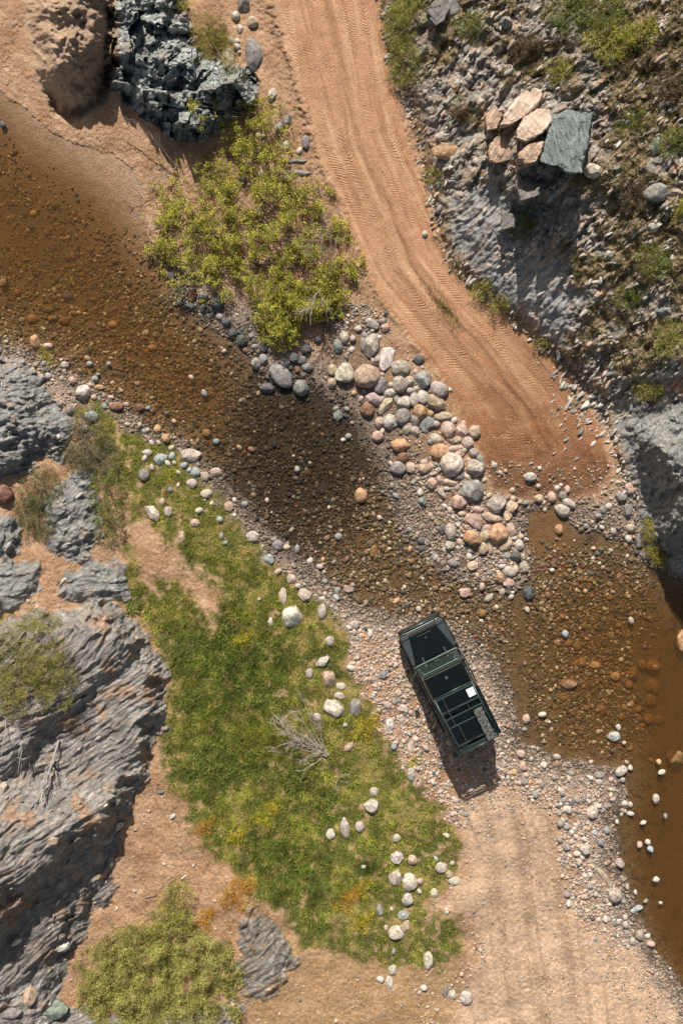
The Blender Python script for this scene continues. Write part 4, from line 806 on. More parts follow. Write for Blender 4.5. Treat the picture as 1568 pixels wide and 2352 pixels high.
cols = np.array([PAL[k] for k in "wwkkggmmpptdbso"]); wgt = np.array([1.3, 1.3, 1.2, 1.2, 1.2, 1.2, 1, 1, 1, .8, .8, .6, .25, .2, .35]); wgt /= wgt.sum()
pc = cols[rng.choice(len(cols), len(px), p=wgt)] * rng.uniform(.7, 1.2, (len(px), 1))
wetcol = np.array([(.125, .085, .050), (.085, .066, .045), (.165, .11, .065), (.055, .048, .036), (.23, .165, .105), (.20, .095, .050), (.38, .33, .27)])
wc = wetcol[rng.choice(7, len(px), p=[.24, .2, .18, .16, .1, .05, .07])] * rng.uniform(.7, 1.25, (len(px), 1))
pc = pc * np.array([1.08, 1.0, .93])
wetn = np.maximum(sstep(Wp + 26 * cl2[sel] + 10 * rng.normal(size=len(px)), -60, -6), .8 * sstep(Wp + 30 * cl2[sel], -130, -60) * (px + .6 * py > 1340) * (py < 1240) * (px > 700))[:, None]
pc = pc * (1 - .62 * wetn) + wc * .55 * wetn
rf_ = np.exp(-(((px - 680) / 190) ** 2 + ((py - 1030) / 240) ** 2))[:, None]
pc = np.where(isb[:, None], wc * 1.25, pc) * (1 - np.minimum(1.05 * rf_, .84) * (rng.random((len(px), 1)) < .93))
# stones too many for things of their own join the mass, at their own places
for i in small:
    s = stones[i]
    px = np.append(px, s['x']); py = np.append(py, s['y']); rr = np.append(rr, math.sqrt(s['rx'] * s['ry'])); isb = np.append(isb, sT['W'][i] > 0)
    zz = np.append(zz, sT['z'][i] if not (sT['z'][i] < 0 and not s['U']) else -.01); pc = np.vstack([pc, np.array(PAL[s['c']])])
bx = np.array([(stones[i]['x'], stones[i]['y'], max(stones[i]['rx'], stones[i]['ry'])) for i in big])
ok = np.ones(len(px), bool)
for bxx, byy, br in bx:
    ok &= ~(((px - bxx) ** 2 + (py - byy) ** 2) < (br * .72) ** 2)
px, py, rr, isb, zz, pc = px[ok], py[ok], rr[ok], isb[ok], zz[ok], pc[ok]
def pebbles(idx, v, f, base, ang=None, elo=(.62, .95), alla=False):
    n = len(idx); m = len(v)
    sh = [stone_shape(v, base + q, alla or q % 3 == 0) for q in range(8)]
    P = np.stack(sh)[rng.integers(0, 8, n)]
    a = rng.uniform(0, 2 * math.pi, n) if ang is None else math.radians(ang) + rng.normal(0, .35, n) + math.pi * rng.integers(0, 2, n); r0 = rr[idx] / S
    e = rng.uniform(elo[0], elo[1], n); hz = r0 * rng.uniform(.45, .8, n)
    X = P[..., 0] * (r0 / np.sqrt(e))[:, None]; Y = P[..., 1] * (r0 * np.sqrt(e))[:, None]; Z = P[..., 2] * hz[:, None]
    tilt = rng.normal(0, .18, n)[:, None]; Z = Z + X * tilt
    zc = zz[idx] + hz * .3
    c = unproj(px[idx], py[idx], zc)
    ca, sa = np.cos(a)[:, None], np.sin(a)[:, None]
    VV = np.stack([c[:, 0:1] + X * ca - Y * sa, c[:, 1:2] + X * sa + Y * ca, zc[:, None] + Z], -1).reshape(-1, 3)
    FF = (f[None] + (np.arange(n) * m)[:, None, None]).reshape(-1, 3)
    return VV, FF, np.repeat(pc[idx], m, 0)
def pebble_obj(name, mask):
    parts = []
    bi = np.where(mask & (rr > 4.2))[0]; si = np.where(mask & (rr <= 4.2))[0]
    A = pebbles(bi, IV2, IF2, 700); B = pebbles(si, IV1, IF1, 720)
    me = mesh_np(name, np.vstack([A[0], B[0]]), np.vstack([A[1], B[1] + len(A[0])]), np.clip(np.vstack([A[2], B[2]]), .01, .7), None, True, M['gravel'])
    return obj(name, me)
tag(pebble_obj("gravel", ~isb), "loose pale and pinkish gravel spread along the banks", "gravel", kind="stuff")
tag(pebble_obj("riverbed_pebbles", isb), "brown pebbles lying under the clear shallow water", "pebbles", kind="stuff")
print("STONES", len(stones), "PEBBLES", len(px), "dup labels", len(final) - len(set(final.values())))

# broken slate lying all over the hillside and along the foot of the left rocks
qx = rng.uniform(860, 1660, 90000); qy = rng.uniform(-40, 1240, 90000)
qx = np.append(qx, rng.uniform(-60, 700, 40000)); qy = np.append(qy, rng.uniform(780, 2400, 40000))
qT = terrain(qx, qy)
nn_ = fbm(qx / S * 1.3, qy / S * 1.3, 3, 811)
dq = (qT['hill'] > -8) * (qT['cliff'] < 10) * (1 - .9 * qT['smooth_rock']) * np.clip(.06 + .9 * nn_, .01, .4) + .5 * np.exp(-(((qx - 1350) / 60) ** 2 + ((qy - 905) / 70) ** 2)) + .25 * np.exp(-((qT['hill'] + 2) / 9) ** 2) * (qx > 860)
lq = (qx < 700) & (qy > 780)
dq = np.where(lq, (qT['ids'] >= 4) * np.clip(-.05 + .5 * nn_, 0, .2) + ((qT['ids'] == 0) & (qT['gr'] < -15) & (qT['W'] < -30)) * .018, dq)
k_ = rng.random(len(qx)) < dq * .62
px, py, zz = qx[k_], qy[k_], qT['z'][k_]; n = len(px); lf = lq[k_]
rr = np.clip(np.exp(rng.normal(math.log(2.9), .45, n)), 1.3, 10)
sc_ = np.array([(.36, .34, .32), (.44, .41, .38), (.26, .245, .23), (.50, .46, .42), (.44, .32, .23), (.19, .18, .17), (.44, .33, .27), (.50, .47, .44)])
pc = sc_[rng.choice(8, n, p=[.2, .17, .17, .1, .1, .1, .08, .08])] * rng.uniform(.75, 1.2, (n, 1))
A = pebbles(np.arange(n), IV2, IF2, 760, 44, (.22, .6), True)
me = mesh_np("scree", A[0], A[1], np.clip(A[2], .01, .7), None, False, M['gravel'])
tag(obj("scree", me), "broken slate fragments scattered over the rocky slopes", "scree", kind="stuff")
print("SCREE", n)

# ------------------------------------------------------------------ plants
def P3(x, y, z):
    """point at plan position x, y and height z above the river"""
    k = (H - z) / H
    return np.array([(x - CX) / S * k, (CY - y) / S * k, z])
def leaves(B, D, L, Wd, C, bend=.25):
    """one bent leaf per row: 5 vertices, one quad and one triangle as two quads"""
    n = len(B)
    D = D / (np.linalg.norm(D, axis=1, keepdims=True) + 1e-9)
    R = rng.normal(size=(n, 3)); R[:, 2] += 0.8 * np.sign(R[:, 2] + .4)
    Sd = np.cross(D, R); Sd /= np.linalg.norm(Sd, axis=1, keepdims=True) + 1e-9
    L = L[:, None]; Wd = Wd[:, None]
    m = B + D * L * .45
    tip = B + D * L - np.array([0, 0, 1.0]) * L * bend
    V = np.stack([B, m + Sd * Wd * .5, tip, m - Sd * Wd * .5], 1).reshape(-1, 3)
    F = (np.arange(n) * 4)[:, None] + np.array([0, 1, 2, 3])
    return V, F, np.repeat(C, 4, 0)
def cmix(cols, n, jit=.2, w=None):
    cols = np.array(cols, float)
    c = cols[rng.choice(len(cols), n, p=w)] if w is not None else cols[rng.integers(0, len(cols), n)]
    t = rng.random((n, 1)); c2 = cols[rng.integers(0, len(cols), n)]
    c = c * (1 - .4 * t) + c2 * .4 * t
    return np.clip(c * rng.uniform(1 - jit, 1 + jit, (n, 1)), .005, .8)
class Tubes:
    def __init__(s): s.V = []; s.F = []; s.C = []; s.n = 0
    def add(s, pts, r0, r1, col, sides=5):
        pts = np.array(pts, float); k = len(pts)
        if k < 2: return
        t = np.gradient(pts, axis=0); t /= np.linalg.norm(t, axis=1, keepdims=True) + 1e-9
        up = np.array([.13, .07, 1.0]); a = np.cross(t, up); a /= np.linalg.norm(a, axis=1, keepdims=True) + 1e-6; b = np.cross(t, a)
        th = np.arange(sides) / sides * 2 * math.pi
        r = np.linspace(r0, r1, k)[:, None, None]
        ring = pts[:, None] + r * (np.cos(th)[None, :, None] * a[:, None] + np.sin(th)[None, :, None] * b[:, None])
        s.V.append(ring.reshape(-1, 3))
        i = np.arange(k - 1)[:, None] * sides; j = np.arange(sides)[None]; j2 = (j + 1) % sides
        f = np.stack([i + j, i + j2, i + sides + j2, i + sides + j], -1).reshape(-1, 4) + s.n
        s.F.append(f); s.C.append(np.tile(np.array(col, float), (k * sides, 1)) * rng.uniform(.85, 1.15)); s.n += k * sides
    def mesh(s, name, mat):
        return mesh_np(name, np.vstack(s.V), np.vstack(s.F), np.clip(np.vstack(s.C), 0, .8), None, True, mat)
def twigs(T_, p, d, L, r, depth, col, spread=.55, up=.25, zmin=None, nch=(4, 8)):
    """a bare branch and the branches that leave it"""
    d = d / np.linalg.norm(d); pts = [p]; q = p.copy(); n = 6
    for i in range(n):
        d = d + rng.normal(0, .13, 3); d[2] += up * .05; d /= np.linalg.norm(d)
        q = q + d * L / n
        if zmin is not None and q[2] < zmin: q[2] = zmin; d[2] = abs(d[2])
        pts.append(q.copy())
    T_.add(pts, r, r * .35, col, 5 if depth > 0 else 3)
    if depth <= 0: return
    for i in range(rng.integers(*nch)):
        k = rng.integers(1, n + 1); dd = d + rng.normal(0, spread, 3); dd[2] = dd[2] * .7 + up * .3
        twigs(T_, pts[k], dd, L * rng.uniform(.28, .5), max(r * .5, .0045), depth - 1, col, spread, up, zmin, nch)

def bush(name, label, cat, blobs, leafcols, per_m2, leafL, leafW, nleaf=14, group=None, stemcol=(.22, .17, .12), stems=True, gap=.0, seed=0, tuftr=.10, droop=.25):
    """blobs: (x, y, rx, ry, height) in plan units and metres above the ground there"""
    root = None; allB = []; allD = []; allC = []; tb = Tubes()
    for bi, (bx, by, brx, bry, hh) in enumerate(blobs):
        zg = max(zat(bx, by), 0.0)
        base = P3(bx, by, zg)
        if root is None:
            root = empty(name, tuple(base)); tag(root, label, cat, group)
        n = int(per_m2 * math.pi * brx * bry / S / S)
        u = np.sqrt(rng.random(n)); a = rng.random(n) * 2 * math.pi
        ex = bx + u * brx * np.cos(a); ey = by + u * bry * np.sin(a)
        ragged = 1 + .28 * perlin(np.cos(a) * 2.2 + seed + bi, np.sin(a) * 2.2, 900 + seed)
        ex = bx + (ex - bx) * ragged; ey = by + (ey - by) * ragged
        dome = np.sqrt(np.clip(1 - u * u, 0, 1))
        lump = .5 + .5 * fbm(ex / S * 1.7, ey / S * 1.7, 3, 910 + seed) * 1.8
        if gap:
            kp = fbm(ex / S * 1.3 + 3, ey / S * 1.3, 4, 920 + seed) + rng.normal(0, .06, n) > (-1 + gap) - .22 * (u < .5)
            ex, ey, u, a, dome, lump = ex[kp], ey[kp], u[kp], a[kp], dome[kp], lump[kp]; n = len(ex)
        h = hh * (.25 + .75 * dome) * np.clip(lump, .25, 1.1) * rng.uniform(.55, 1.05, n)
        z = zg + h
        tips = unproj(ex, ey, z)
        out = tips - (base + np.array([0, 0, -.5])); out /= np.linalg.norm(out, axis=1, keepdims=True)
        m = nleaf
        B = np.repeat(tips, m, 0) + rng.normal(0, tuftr * .45, (n * m, 3))
        D = np.repeat(out, m, 0) * .5 + rng.normal(0, .75, (n * m, 3))
        tc = cmix(leafcols, n, .25) * (1 + .55 * fbm(ex / S * 1.9, ey / S * 1.9, 3, 930 + seed))[:, None]; allC.append(np.clip(np.repeat(tc, m, 0) * rng.uniform(.75, 1.25, (n * m, 1)), .01, .7))
        allB.append(B); allD.append(D)
        if stems:
            ns = max(5, n // 14)
            if bi: tb.add([np.array(root.location) + [0, 0, .02], (np.array(root.location) + base) / 2 + [0, 0, .06], base + [0, 0, .02]], .018, .014, stemcol, 4)
            for i in rng.choice(n, min(ns, n), replace=False):
                t = tips[i]; mid = base * .45 + t * .55 + np.array([0, 0, .2 * hh]) * .4 + rng.normal(0, .06, 3)
                s0 = base + rng.normal(0, .02, 3) * (brx / S)
                s0[2] = zg - .03
                tb.add([s0, s0 * .6 + mid * .4 + rng.normal(0, .03, 3), mid, mid * .4 + t * .6, t], .016, .004, stemcol, 4)
    B = np.vstack(allB); D = np.vstack(allD); C = np.vstack(allC); n = len(B)
    V, F, CC = leaves(B, D, rng.uniform(.7, 1.3, n) * leafL, rng.uniform(.7, 1.3, n) * leafW, C, droop)
    V = V - np.array(root.location)
    obj("foliage", mesh_np("foliage", V, F, CC, None, True, M['leaf']), root)
    if stems:
        for q in range(len(tb.V)): tb.V[q] = tb.V[q] - np.array(root.location)
        obj("branches", tb.mesh("branches", M['wood']), root)
    return root

YG = [(.58, .54, .08), (.43, .43, .06), (.68, .62, .10), (.17, .20, .035), (.46, .36, .11), (.27, .30, .05)]
OL = [(.42, .42, .09), (.31, .32, .065), (.52, .47, .11), (.18, .20, .05)]
GG = [(.19, .185, .10), (.145, .15, .075), (.25, .225, .13), (.11, .12, .06)]
DG = [(.20, .24, .05), (.27, .29, .065), (.13, .16, .04)]
YE = [(.70, .54, .04), (.58, .46, .06), (.42, .38, .06)]
OR = [(.75, .38, .05), (.66, .32, .07), (.50, .33, .08)]
BR = [(.20, .14, .08), (.15, .10, .06), (.26, .18, .10), (.12, .095, .05)]

bush("willow_bush", "widest yellow green willow thicket between the brown pool and the dirt road", "bush",
     [(470, 520, 130, 110, 1.5), (600, 500, 150, 100, 1.7), (700, 560, 100, 110, 1.5), (480, 620, 105, 75, 1.1), (590, 610, 130, 80, 1.4), (740, 640, 85, 60, 1.1), (400, 470, 70, 60, .8), (370, 560, 36, 70, .6), (670, 450, 90, 50, 1.0), (790, 600, 45, 50, .9), (775, 530, 40, 50, .9), (800, 650, 40, 30, .6)],
     YG, 105, .080, .030, 12, seed=1, gap=1.09)
bush("willow_bush", "upper willow with a bare arching crown just right of the blue green outcrop", "bush",
     [(600, 270, 75, 45, 1.1), (555, 330, 70, 70, 1.2), (480, 400, 85, 55, 1.0), (600, 350, 80, 45, .9), (440, 240, 22, 16, .7), (470, 270, 24, 30, .6), (490, 235, 28, 18, .6), (640, 400, 60, 40, .8)],
     YG, 95, .075, .030, 12, seed=2, gap=1.04)
bush("willow_bush", "lowest willow clump overhanging the grey boulders at the edge of the riffle", "bush",
     [(650, 715, 75, 55, 1.3), (690, 680, 90, 40, 1.2), (640, 765, 50, 38, 1.0), (730, 700, 60, 35, 1.0)], YG, 130, .08, .032, 13, seed=3)
bush("round_bush", "big round olive green bush at the bottom left", "bush",
     [(370, 2230, 185, 120, 1.1), (300, 2290, 130, 90, 1.0), (450, 2250, 110, 100, 1.0), (330, 2190, 110, 60, .9), (400, 2350, 160, 70, 1.0), (230, 2300, 60, 80, .7)], [(.44, .43, .13), (.33, .34, .095), (.52, .47, .15), (.20, .21, .06)], 170, .055, .022, 12, seed=4, stems=False, gap=.84)
bush("round_bush", "narrow olive green bush top rising above the big round bush", "bush",
     [(405, 2070, 40, 52, .9), (385, 2125, 60, 50, .9)], OL, 130, .05, .022, 12, seed=5)
bush("spreading_shrub", "large moss green shrub at the left edge above the driftwood", "bush",
     [(50, 1510, 110, 95, .9), (100, 1570, 80, 70, .8), (20, 1600, 70, 50, .7), (90, 1440, 60, 40, .5)], [(.28, .28, .07), (.34, .32, .09), (.19, .20, .055), (.38, .32, .10)], 150, .05, .02, 12, seed=6, stems=False, gap=.84)
bush("grey_shrub", "grey feathery shrub just below the layered outcrop on the left", "bush", [(195, 1010, 55, 65, .8), (225, 1060, 50, 55, .9), (180, 1060, 40, 40, .7)], GG, 120, .075, .012, 14, seed=7)
bush("grey_shrub", "dull green shrub left of the grey feathery one", "bush", [(95, 1120, 52, 55, .8), (90, 1190, 48, 55, .8), (60, 1170, 30, 40, .5)], [(.17, .19, .075), (.13, .15, .06), (.22, .22, .10)], 120, .07, .014, 13, seed=8)
bush("tall_shrub", "dark upright shrub casting a long shadow beside the sandy tongue", "bush", [(245, 1130, 40, 55, 1.3), (250, 1200, 34, 50, .9)], DG, 100, .07, .02, 12, seed=9)
bush("grass_clump", "tall yellow green grass clump at the top right of the dirt road", "grass clump", [(925, 60, 48, 60, .7), (930, 140, 40, 55, .6), (945, 20, 40, 40, .6)], [(.33, .32, .06), (.26, .27, .05), (.20, .22, .04)], 95, .17, .012, 12, seed=10, stems=False, droop=.5)
bush("yellow_shrub", "yellow green shrub at the top between outcrop and rubble", "bush", [(475, 75, 48, 45, .7), (500, 110, 40, 50, .6), (530, 170, 30, 40, .4)], [(.34, .30, .05), (.26, .24, .045), (.20, .20, .04)], 110, .11, .012, 12, seed=11)
bush("yellow_shrub", "small yellow shrub at the very top edge left of the road", "bush", [(415, 5, 30, 22, .5)], YE, 110, .08, .014, 12, seed=12)
HB = [("mid green round shrub on the hillside above the pale blocks", 1285, 165, 36, .6, OL), ("yellow green spreading shrub near the top right corner", 1400, 95, 60, .5, YG), ("yellow green shrub right of the spreading one near the top", 1480, 75, 36, .4, YG),
      ("dark green shrub at the top edge above the hillside", 1310, 30, 60, .6, DG), ("dark green shrub by the top right corner", 1390, 25, 60, .5, DG), ("bright green shrub on the right edge halfway down the hillside", 1545, 780, 50, .7, OL), ("olive shrub on the right edge just above the dark cliff", 1490, 895, 34, .5, OL),
      ("green shrub hugging the right side of the road under the orange stone", 998, 405, 24, .4, OL), ("olive shrub in the rock gully below the big slab", 1195, 515, 34, .5, DG), ("low olive shrub between road and smooth grey rock", 1105, 665, 30, .35, OL), ("low dry shrub below it beside the smooth grey rock", 1145, 700, 26, .3, OL),
      ("small olive shrub left of the pale blocks", 1052, 260, 26, .4, BR), ("brown shrub on the hill above the pale blocks", 1200, 110, 40, .4, BR), ("olive brown shrub right of the big slab", 1450, 290, 44, .4, DG), ("small green plant on the right edge at mid hill", 1560, 480, 30, .4, OL),
      ("dark scrubby bush under the slab shadow", 1500, 600, 46, .5, DG), ("brown scrub on the right hillside above the grey shard", 1460, 440, 40, .35, BR), ("olive scrub below the bright rocks at the right", 1440, 680, 36, .4, DG), ("tiny olive shrub at the upper cliff foot", 1240, 790, 18, .3, OL),
      ("dark shrub at the top of the hillside beside the grey shard", 1080, 60, 40, .4, DG), ("brown green shrub in the upper right scrub", 1530, 200, 44, .4, BR), ("olive scrub at the right edge below the top corner", 1540, 330, 40, .4, DG)]
for q, (lb, bx, by, br, bh, cc) in enumerate(HB):
    bush("hillside_shrub", lb, "bush", [(bx, by, br, br * .85, bh), (bx + br * .5, by - br * .3, br * .6, br * .6, bh * .8)], cc, 120, .07, .018, 10, "shrubs on the rocky hillside", seed=20 + q)
bush("grass_clump", "bright yellow green grass clump at the foot of the dark cliff by the water", "grass clump", [(1495, 1215, 20, 30, .3), (1505, 1255, 24, 28, .3), (1515, 1280, 20, 22, .35)], [(.40, .33, .05), (.33, .28, .06), (.28, .27, .05)], 170, .12, .012, 12, seed=50, stems=False, droop=.5)
bush("moss_clump", "small green moss tuft between the orange stones on the pool shore", "plant", [(108, 828, 15, 26, .12), (100, 808, 14, 14, .1)], YG, 260, .04, .014, 10, seed=51, stems=False)
bush("leafy_plant", "pale rosette plant beside the edge of the slate slope", "plant", [(306, 1398, 18, 18, .25)], [(.30, .33, .10), (.24, .27, .08)], 160, .10, .035, 8, seed=52, stems=False)
FLW = [("small orange tuft at the head of the lower grass edge", 470, 1895, 17, OR), ("yellow tuft in the middle of the lower grass", 612, 1862, 24, YE), ("dull yellow tuft right of the orange one", 545, 1915, 20, YE), ("large orange patch at the lower left grass edge", 545, 2045, 32, OR), ("reddish orange patch above the narrow bush", 470, 2105, 22, OR),
       ("orange yellow tuft left of the white stone group", 795, 2062, 24, OR), ("yellow tuft left of the two touching white stones", 830, 2035, 18, YE), ("yellow orange tuft beside the lower white stones", 830, 2115, 20, YE), ("bright yellow tuft at the gravel edge level with the truck roof", 835, 1668, 26, YE), ("small yellow tuft on the gravel left of the truck shadow", 948, 1748, 12, YE), ("small yellow tuft at the end of the sandy tongue", 555, 1460, 18, YE)]
for q, (lb, bx, by, br, cc) in enumerate(FLW):
    bush("flower_clump", lb, "plant", [(bx, by, br * .9, br * .8, .22), (bx + br * .9, by - br * .5, br * .5, br * .7, .15), (bx - br * .8, by + br * .8, br * .6, br * .4, .15), (bx + br * .3, by + br * 1.1, br * .4, br * .5, .12)], cc, 230, .065, .016, 11, "yellow and orange tufts in the grass", seed=60 + q, stems=False)
bush("broom_shrub", "bright lime green feathery shrub beside the bare dead branches in the grass", "bush", [(590, 1710, 45, 40, .6), (560, 1680, 30, 25, .4), (620, 1690, 35, 25, .5)], [(.33, .33, .04), (.24, .27, .035), (.16, .20, .03)], 130, .13, .01, 13, seed=80)
bush("leafy_shrub", "dark green leafy shrub in the grass left of the lime green one", "bush", [(490, 1730, 40, 35, .4), (450, 1760, 35, 25, .3), (520, 1760, 30, 25, .3)], DG, 140, .07, .025, 12, seed=81, stems=False)
bush("leafy_shrub", "dark green leafy shrub in the grass below the dead branches", "bush", [(690, 1790, 50, 30, .4), (740, 1830, 40, 25, .35)], DG, 140, .07, .025, 12, seed=82, stems=False)
bush("leafy_shrub", "dark spiky clump beside the big slate slope in the upper grass", "bush", [(435, 1480, 45, 34, .3), (400, 1510, 36, 30, .25)], DG, 140, .10, .014, 12, seed=83, stems=False)

# dead branches
def dead(name, label, cat, runs, col, spread=.5):
    tb = Tubes(); x0, y0 = runs[0][0], runs[0][1]; base = P3(x0, y0, max(zat(x0, y0), 0))
    root = base
    for (ax, ay, bx, by, z0, z1, r, dep) in runs:
        za = max(zat(ax, ay), 0) + z0; zb = max(zat(bx, by), 0) + z1
        A = P3(ax, ay, za); B = P3(bx, by, zb); d = B - A
        twigs(tb, A, d, float(np.linalg.norm(d)), r, dep, col, spread, .1, min(za, zb) - .1)
    for q in range(len(tb.V)): tb.V[q] = tb.V[q] - root
    o = obj(name, tb.mesh(name, M['wood']), None, tuple(root)); tag(o, label, cat); return o
GW = (.42, .37, .33)
dead("dead_shrub", "bare silvery dead shrub lying in the grass beside the lime green shrub", "dead shrub",
     [(755, 1735, 660, 1655, .05, .3, .022, 3), (755, 1735, 612, 1692, .05, .2, .028, 3), (755, 1735, 690, 1635, .05, .4, .018, 3), (750, 1737, 650, 1755, .05, .1, .016, 3), (755, 1735, 720, 1665, .05, .3, .015, 3), (750, 1738, 660, 1715, .1, .4, .016, 3), (740, 1740, 700, 1775, .05, .1, .014, 3), (752, 1735, 640, 1675, .05, .3, .016, 3), (752, 1735, 672, 1690, .05, .3, .014, 3), (752, 1735, 700, 1700, .05, .3, .014, 3)], GW, .35)
dead("dead_branch", "dark bare forked branch standing over the sandy shore above the willow", "branch", [(405, 385, 320, 250, .2, .9, .025, 2), (405, 385, 380, 270, .2, .9, .02, 2), (400, 380, 345, 310, .2, .7, .015, 2)], (.20, .15, .12), .3)
dead("dead_branch", "pale bare branch reaching over the brown pool left of the willow", "branch", [(405, 385, 330, 435, .3, .3, .02, 2), (330, 435, 295, 400, .3, .35, .012, 2), (340, 430, 290, 435, .3, .3, .012, 2)], GW, .35)
dead("dead_branch", "thin white branch lying over the pool edge by the willow's middle", "branch", [(380, 505, 300, 520, .2, .2, .014, 1), (460, 525, 350, 535, .2, .2, .012, 1)], (.55, .48, .42), .25)
dead("dead_twigs", "grey pink leafless twigs at the right side of the big willow thicket", "branch", [(740, 620, 720, 500, .6, 1.6, .016, 3), (750, 630, 700, 540, .6, 1.5, .016, 3), (760, 620, 750, 520, .6, 1.5, .014, 3), (745, 640, 780, 560, .6, 1.2, .012, 2)], (.36, .29, .26), .3)
dead("dead_twigs", "fan of pale bare twigs over the lowest willow clump", "branch", [(730, 670, 700, 730, 1.1, 1.2, .012, 2), (730, 670, 720, 740, 1.1, 1.2, .012, 2), (732, 668, 745, 720, 1.1, 1.2, .012, 2), (728, 672, 680, 715, 1.1, 1.2, .010, 2)], GW, .25)
dead("dead_twigs", "bare grey twigs drooping from the willow onto the dark boulders", "branch", [(600, 700, 540, 745, .4, .2, .012, 3), (590, 690, 530, 720, .4, .2, .010, 2), (600, 710, 560, 770, .4, .1, .010, 2)], (.33, .31, .29), .35)
dead("driftwood", "long grey driftwood limb crossing the pale slab at the left edge", "driftwood", [(-10, 1630, 125, 1745, .1, .1, .05, 1), (125, 1745, 110, 1850, .1, .1, .06, 1), (135, 1700, 122, 1790, .15, .1, .04, 2), (120, 1760, 145, 1790, .1, .1, .03, 1)], (.40, .38, .37), .3)
dead("stick", "pale curved stick beside the narrow olive bush", "stick", [(332, 2062, 380, 2050, .05, .1, .018, 0), (365, 2040, 405, 2005, .05, .1, .01, 0)], (.52, .46, .38))
dead("stick", "thin curved twig on the gravel of the boulder spit", "stick", [(963, 1172, 932, 1205, .03, .03, .01, 0)], (.42, .30, .22))
dead("root", "thin pale rootlet hanging over stones at the tip of the spit", "root", [(1155, 1300, 1180, 1350, .08, .08, .012, 1), (1180, 1345, 1150, 1372, .05, .03, .010, 1)], (.46, .38, .32))
dead("stick", "small bleached twig cluster on the grass below the leafy shrub", "stick", [(775, 1790, 790, 1770, .05, .2, .012, 2), (775, 1790, 765, 1815, .05, .15, .012, 2), (780, 1792, 800, 1800, .05, .15, .01, 2)], GW)

# grass and straw: nobody could count the blades
def blades(name, label, x, y, L, Wd, cols_, lean, kind="stuff", zoff=-.01):
    tt = terrain(x, y); z = tt['z'] + zoff
    B = unproj(x, y, z); n = len(x)
    D = rng.normal(0, lean, (n, 3)); D[:, 2] = 1
    C = cols_
    D = D / np.linalg.norm(D, axis=1, keepdims=True)
    Sd = rng.normal(size=(n, 3)); Sd = np.cross(D, Sd); Sd /= np.linalg.norm(Sd, axis=1, keepdims=True)
    L = L[:, None]; w = Wd[:, None]
    side = np.stack([D[:, 0], D[:, 1], 0 * D[:, 0]], 1)
    mid = B + D * L * .55; tip = B + D * L * .9 + side * L * .35 - np.array([0, 0, .12]) * L
    V = np.stack([B - Sd * w * .5, B + Sd * w * .5, mid + Sd * w * .4, mid - Sd * w * .4, tip], 1).reshape(-1, 3)
    i = (np.arange(n) * 5)[:, None]
    F = np.vstack([i + np.array([0, 1, 2, 2]), i + np.array([3, 2, 4, 4])])
    # triangles only: split the quad, add the tip
    F = np.vstack([i + np.array([0, 1, 2]), i + np.array([0, 2, 3]), i + np.array([3, 2, 4])])
    o = obj(name, mesh_np(name, V, F, np.repeat(C, 5, 0), None, True, M['grass']))
    return tag(o, label, {"grass": "grass", "dry_grass": "dry grass", "hillside_scrub": "scrub"}.get(name, name), kind=kind)
n = 620000
gx_ = rng.uniform(150, 1100, n); gy_ = rng.uniform(880, 2260, n)
g0 = sample(GRASS, gx_, gy_); near = g0 > -25
gx_, gy_ = gx_[near], gy_[near]
gT = terrain(gx_, gy_)
n3 = fbm(gx_ / S * .8, gy_ / S * .8, 3, 321); n1 = fbm(gx_ / S * 2.5, gy_ / S * 2.5, 4, 301); nv = fbm(gx_ / S * .45, gy_ / S * .45, 3, 601)
lush = np.exp(-(((gx_ - 520) / 150) ** 2 + ((gy_ - 1580) / 260) ** 2)) + .8 * np.exp(-(((gx_ - 680) / 170) ** 2 + ((gy_ - 2000) / 160) ** 2))
edge = sstep(gT['gr'], -16, 40)
dn = edge * (1 - .97 * sstep(gT['ton'], -28, 14)) * np.clip(.55 + .55 * lush - .7 * sstep(n1 - .6 * n3 - .3 * lush, .12, .4) + .2 * n1, .05, 1) * (1 - .85 * sstep(fbm(gx_ / S * 1.1 + 4, gy_ / S * 1.1, 4, 641) + .25 * sstep(gy_, 1750, 2150) - .12 * lush, .26, .42)) * (gT['rock'] < .3) * (gT['W'] < -2)
s_ = rng.random(len(gx_)) < dn
gx_, gy_ = gx_[s_], gy_[s_]; n1, n3, nv, lush, edge = n1[s_], n3[s_], nv[s_], lush[s_], edge[s_]; n = len(gx_)
k = sstep(.55 * lush + .5 * nv - .35 * n3 - .3 * n1, .0, .5)[:, None]
cg = cmix([(.16, .21, .045), (.10, .14, .03), (.21, .25, .06), (.07, .10, .025)], n, .3); cy = cmix([(.37, .37, .085), (.29, .31, .065), (.42, .38, .12), (.24, .26, .06)], n, .3)
C = cg * k + cy * (1 - k)
strw = (rng.random(n) < (.10 + .40 * sstep(n1, .10, .38) + .3 * (1 - edge)))[:, None]
C = np.where(strw, cmix([(.46, .34, .16), (.38, .28, .10), (.50, .38, .22)], n, .2), C)
C = C * np.array([1.18, 1.28, .9]) * (1 + .95 * fbm(gx_ / S * 1.5, gy_ / S * 1.5, 3, 631))[:, None]
blades("grass", "green and yellow grass covering the left river bank", gx_, gy_, rng.uniform(.05, .13, n) * (1 + .8 * lush + 1.2 * (perlin(gx_ / S * 1.7, gy_ / S * 1.7, 77) > .28)), rng.uniform(.008, .016, n), C, .55)
print("GRASS", n)
n = 900000
gx_ = rng.uniform(-60, 1120, n); gy_ = rng.uniform(-20, 2400, n)
pre = (sample(WATER, gx_, gy_) < 10) & (sample(ROAD, gx_, gy_) < 0) & ((gx_ < 340) & (gy_ > 1040) | (gx_ < 640) & (gy_ > 1780) | (gy_ > 2080) | (gx_ > 340) & (gy_ < 800) & (gx_ < 880))
pre &= (sample(R_MAIN, gx_, gy_) < -10) | (rng.random(n) < .15)
